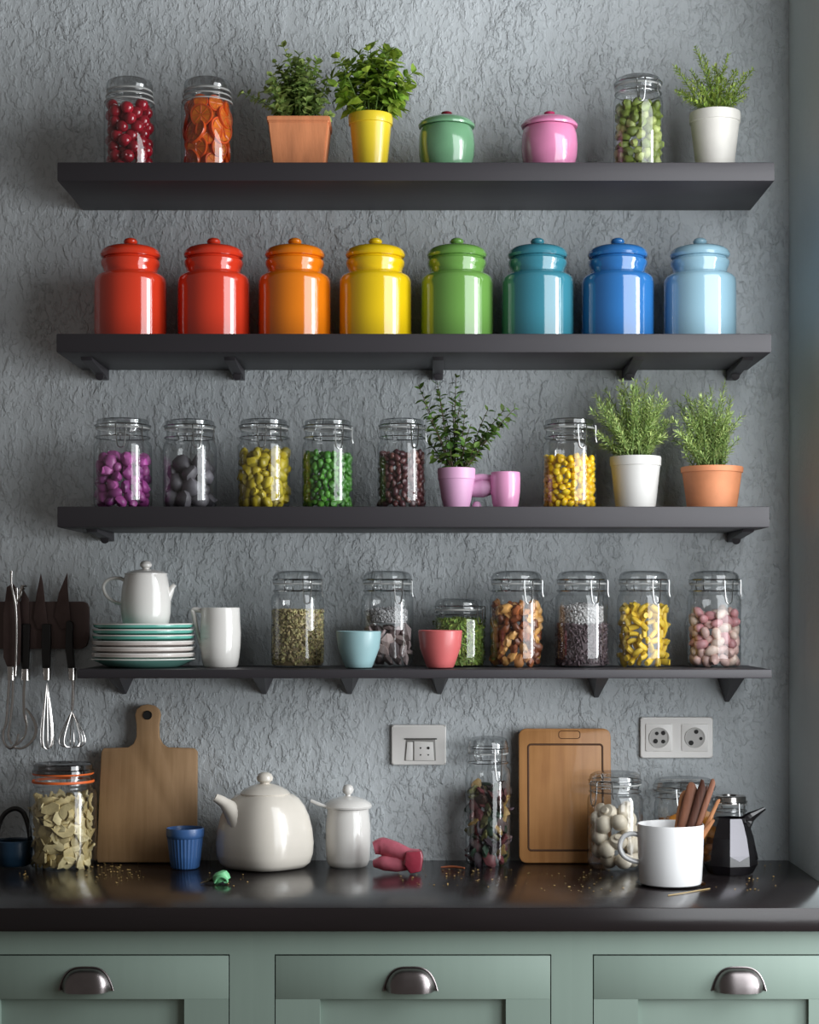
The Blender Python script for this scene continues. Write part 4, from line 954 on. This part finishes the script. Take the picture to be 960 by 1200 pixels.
m = MB(); m.tube([f.p(874, 972, -.01), f.p(880, 988, -.012), f.p(884, 1000, -.012), f.p(886, 1010, -.01)], .003, 8, smooth=4); m.build('side_rib', gl, t)
# glass saucer, mug, cinnamon
ym = -.34
f0 = Frame(787, ym, CT, 1033, 1037)
o = MB().lathe([(0, 0), (.052, 0), (.060, .0012), (.0655, .0045), (.0665, .0045), (.061, .0005 + .0022), (.05, .0022), (0, .0022)], 48).build('saucer', M['glass_lid'], loc=(PX(786, ym), ym, CT)); tag(o, 'flat clear glass saucer under the white mug', 'saucer')
f = Frame(786, ym, CT + .0026, 965, 1042); t = thing('mug', f.loc, 'white straight-sided mug holding cinnamon sticks', 'mug')
MB().lathe([(0, .001)] + f.pr([(33, 1042), (35.5, 1040.5), (36.5, 1036), (38, 1005), (39, 967), (38.5, 965), (37.3, 965.5), (36.8, 975), (34.5, 1034), (0, 1036)]), 64).build('mug_body', M['mugwhite'], t)
MB().tube([f.p(750, 980), f.p(741, 978), f.p(731, 982), f.p(726.5, 993), f.p(730, 1005), f.p(740, 1012), f.p(751, 1015)], 3.0 * f.s, 12, smooth=5, flat=1.3).build('handle', M['mugwhite'], t)
cwd = [woodmat('cinnamon_dark', '#3d2118', '#5c3524', .6, 12), woodmat('cinnamon_mid', '#6b4230', '#8a5a42', .6, 12), woodmat('cinnamon_light', '#8d5a3a', '#b27a4e', .6, 12)]
sticks = [((795, 1000), (812, 925), .0150, 1, 'broad brown cinnamon piece at the left of the mug', .012), ((800, 1005), (826, 921), .0120, 0, 'broad dark cinnamon bark in the centre of the mug', .0), ((806, 1005), (836, 916), .0062, 1, 'tall cinnamon stick rising highest from the mug', -.008), ((811, 1005), (842, 938), .0042, 2, 'thin orange brown cinnamon stick leaning right in the mug', -.014), ((790, 1000), (801, 930), .0075, 2, 'short cinnamon piece behind the broad brown one', .022), ((808, 1005), (835, 962), .0048, 2, 'short cinnamon stub by the right rim of the mug', -.02)]
for a, b_, r_, k, lab, dy in sticks:
    A, B = P(a[0], a[1], ym + dy * .5), P(b_[0], b_[1], ym + dy)
    d = (B - A).normalized(); sd = d.cross(Vector((0, 1, 0))).normalized(); nn = sd.cross(d)
    m = MB(); n = 14; rings = []
    for i in range(9):
        u = i / 8; ring = []
        for j in range(n):         # curled bark: open scroll section
            th = -2.6 + 5.2 * j / (n - 1); ring.append((1, th))
        for j in range(n - 1, -1, -1):
            th = -2.6 + 5.2 * j / (n - 1); ring.append((.62, th))
        tp_ = 1 - .12 * u + .05 * sin(u * 9 + k)
        cut = (r_ * .9 * (1 if i == 8 else 0))
        rings.append([m.bm.verts.new(A * (1 - u) + B * u - A + sd * sin(th) * r_ * q_ * tp_ + nn * -cos(th) * r_ * q_ * tp_ * .5 + d * (cut * sin(th * 1.3 + k))) for q_, th in ring])
    for R1, R2 in zip(rings, rings[1:]):
        for j in range(len(R1)): m.bm.faces.new((R1[j], R1[(j+1) % len(R1)], R2[(j+1) % len(R1)], R2[j]))
    m.bm.faces.new(rings[0]); m.bm.faces.new(rings[-1])
    o = m.build('cinnamon_stick', cwd[k], loc=A, sharp=50); tag(o, lab, 'cinnamon stick', 'cinnamon sticks in the mug')
# straw and crumbs
m = MB(); zc = CT
def onc(px, py):
    yy = (CZ - CT) * F / (py - VY) - D; return Vector((PX(px, yy), yy, CT))
b0 = onc(805, 1046)
m.tube([onc(783, 1050) - b0 + Vector((0, 0, .0012)), onc(800, 1048) - b0 + Vector((0, 0, .002)), onc(815, 1045) - b0 + Vector((0, 0, .0015)), onc(832, 1042) - b0 + Vector((0, 0, .0012))], .0011, 6, smooth=4)
o = m.build('straw', mat('dry_straw', '#a38a5c', .6), loc=b0); tag(o, 'dry straw stalk lying in front of the mug', 'straw')
rg = random.Random(99); m = MB(); b0 = Vector((0, -.2, CT))
for x0, x1, y0, y1, n in ((90, 170, 1012, 1036, 70), (430, 620, 1018, 1040, 60), (620, 740, 1020, 1046, 45), (830, 930, 1012, 1044, 25), (240, 290, 1020, 1040, 10), (10, 60, 1020, 1040, 6)):
    for i in range(n):
        p = onc(min(max(rg.gauss((x0 + x1) / 2, (x1 - x0) / 4), x0), x1), rg.uniform(y0, y1)); rr_ = rg.uniform(.0007, .0020)
        m.blob((1.5, 1, .6), .3, 1.5, i, 1, Matrix.Translation(p - b0 + Vector((0, 0, rr_ * .8 + .0002))) @ Matrix.Rotation(rg.uniform(0, 6.28), 4, 'Z') @ Matrix.Scale(rr_, 4))
o = m.build('crumbs', mat('crumb', '#a88a52', .7, island=.5), loc=b0); tag(o, 'fine crumbs and seeds scattered over the dark worktop', 'crumbs', kind='stuff')

# ------------------------------------------------------------------ sockets on the wall
def socket_plate(x0, x1, y0, y1, label):
    c0 = P((x0 + x1) / 2, (y0 + y1) / 2, 0); hx, hz = (x1 - x0) / 2 * S(0), (y1 - y0) / 2 * S(0)
    t = thing('wall_socket', c0, label, 'socket')
    m = MB(); m.prism(rr(-hx, hx, -hz, hz, .005), -.010, 0, .0025); m.build('cover_plate', M['plastic'], t)
    return t, (lambda px, py: ((px - (x0 + x1) / 2) * S(0), ((y0 + y1) / 2 - py) * S(0)))
t, q = socket_plate(750, 835, 840, 888, 'white double socket on the wall above the mug')
for cx_ in (771.5, 813.5):
    a, b_ = q(cx_ - 15.5, 880), q(cx_ + 15.5, 848)
    m = MB(); m.prism(rr(a[0], b_[0], a[1], b_[1], .003), -.0125, -.009, .0008); o = m.build('socket_insert', M['plastic'], t)
    c_ = q(cx_, 864); m = MB(); m.lathe([(10.5 * S(0), .002), (11.8 * S(0), .0022), (12 * S(0), .0), (11 * S(0), .001)], 32, c=(c_[0], -.0125, c_[1]), M=Matrix.Rotation(radians(90), 3, 'X')); m.lathe([(0, .0004), (10.8 * S(0), .0004)], 32, c=(c_[0], -.0125, c_[1]), M=Matrix.Rotation(radians(90), 3, 'X')); m.build('socket_well', M['socket_in'], o)
    m = MB()
    for dx, dy, rr_ in ((-4, 4, 2.8), (5, -5.5, 2.6), (5, 4.5, 2.4), (-2.5, -5, 2.2)) if cx_ < 800 else ((-4.5, 6, 3), (1.5, -7, 2.6), (7, 1, 2)):
        m.lathe([(0, .0016), (rr_ * S(0) * .95, .0016), (rr_ * S(0), .0)], 16, c=(c_[0] + dx * S(0), -.0125, c_[1] - dy * S(0)), M=Matrix.Rotation(radians(90), 3, 'X'))
    m.build('contact_holes', M['hole'], o)
t, q = socket_plate(459, 523, 849, 896, 'white single socket on the wall above the pink pouch')
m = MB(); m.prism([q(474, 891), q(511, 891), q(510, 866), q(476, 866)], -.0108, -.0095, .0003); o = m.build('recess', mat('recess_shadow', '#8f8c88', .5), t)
m = MB(); m.prism([q(475.5, 890.5), q(484, 890.5), q(484, 869), q(477.5, 869)], -.0125, -.0105, .0004); m.build('side_key', M['plastic'], o)
m = MB(); m.prism([q(485.5, 890.5), q(509, 890.5), q(507.5, 869), q(485.5, 868)], -.0135, -.0105, .0006); o2 = m.build('socket_insert', M['plastic'], o)
m = MB()
for px, py, rr_ in ((493, 876, 1.0), (502, 876, 1.7), (493, 884, .9), (502, 884, .9)):
    p_ = q(px, py); m.lathe([(0, .0006), (rr_ * S(0), .0006), (rr_ * S(0), 0)], 12, c=(p_[0], -.0135, p_[1]), M=Matrix.Rotation(radians(90), 3, 'X'))
m.build('contact_holes', M['hole'], o2)
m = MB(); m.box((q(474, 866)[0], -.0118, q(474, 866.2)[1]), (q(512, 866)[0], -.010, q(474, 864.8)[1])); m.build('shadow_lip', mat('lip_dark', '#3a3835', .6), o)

# ------------------------------------------------------------------ camera
cd = bpy.data.cameras.new('camera'); cam = bpy.data.objects.new('camera', cd); COL.objects.link(cam)
cam.location = (0, -D, CZ); cam.rotation_euler = (pi/2, 0, 0)
cd.sensor_fit = 'HORIZONTAL'; cd.sensor_width = 36; cd.lens = 36 * F / 960
cd.shift_x = -(VX - 480) / 960; cd.shift_y = (VY - 600) / 960
cd.clip_end = 50
SC.camera = cam

# ------------------------------------------------------------------ light
def area(name, loc, target, sx, sy, power, col):
    ld = bpy.data.lights.new(name, 'AREA'); ld.shape = 'RECTANGLE'; ld.size = sx; ld.size_y = sy; ld.energy = power; ld.color = col
    o = bpy.data.objects.new(name, ld); COL.objects.link(o); o.location = loc
    o.rotation_euler = (Vector(target) - Vector(loc)).to_track_quat('-Z', 'Y').to_euler(); return o
def radpow(L, sx, sy): return L * pi * sx * sy      # radiance -> watts
# tall window far to the right, a wide and a narrow casement
area('window_light', (3.30, -1.75, 1.95), (0, -.15, 1.95), .72, 2.7, radpow(15, .72, 2.7), (.94, .975, 1))
area('window_light', (3.56, -1.10, 1.95), (0, -.15, 1.95), .14, 2.7, radpow(15, .14, 2.7), (.94, .975, 1))
# big soft daylight from the front right
area('daylight', (1.3, -1.3, 1.78), (.55, 0, 1.5), 1.3, 2.3, radpow(4.7, 1.3, 2.3), (.93, .97, 1))
wd = bpy.data.worlds.new('world'); SC.world = wd; wd.use_nodes = True
bg = wd.node_tree.nodes['Background']; bg.inputs[0].default_value = (1, .93, .87, 1); bg.inputs[1].default_value = .115
SC.view_settings.view_transform = 'Standard'; SC.view_settings.look = 'None'
SC.cycles.transparent_max_bounces = 40
SC.cycles.max_bounces = 8
SC.cycles.caustics_reflective = False; SC.cycles.caustics_refractive = False
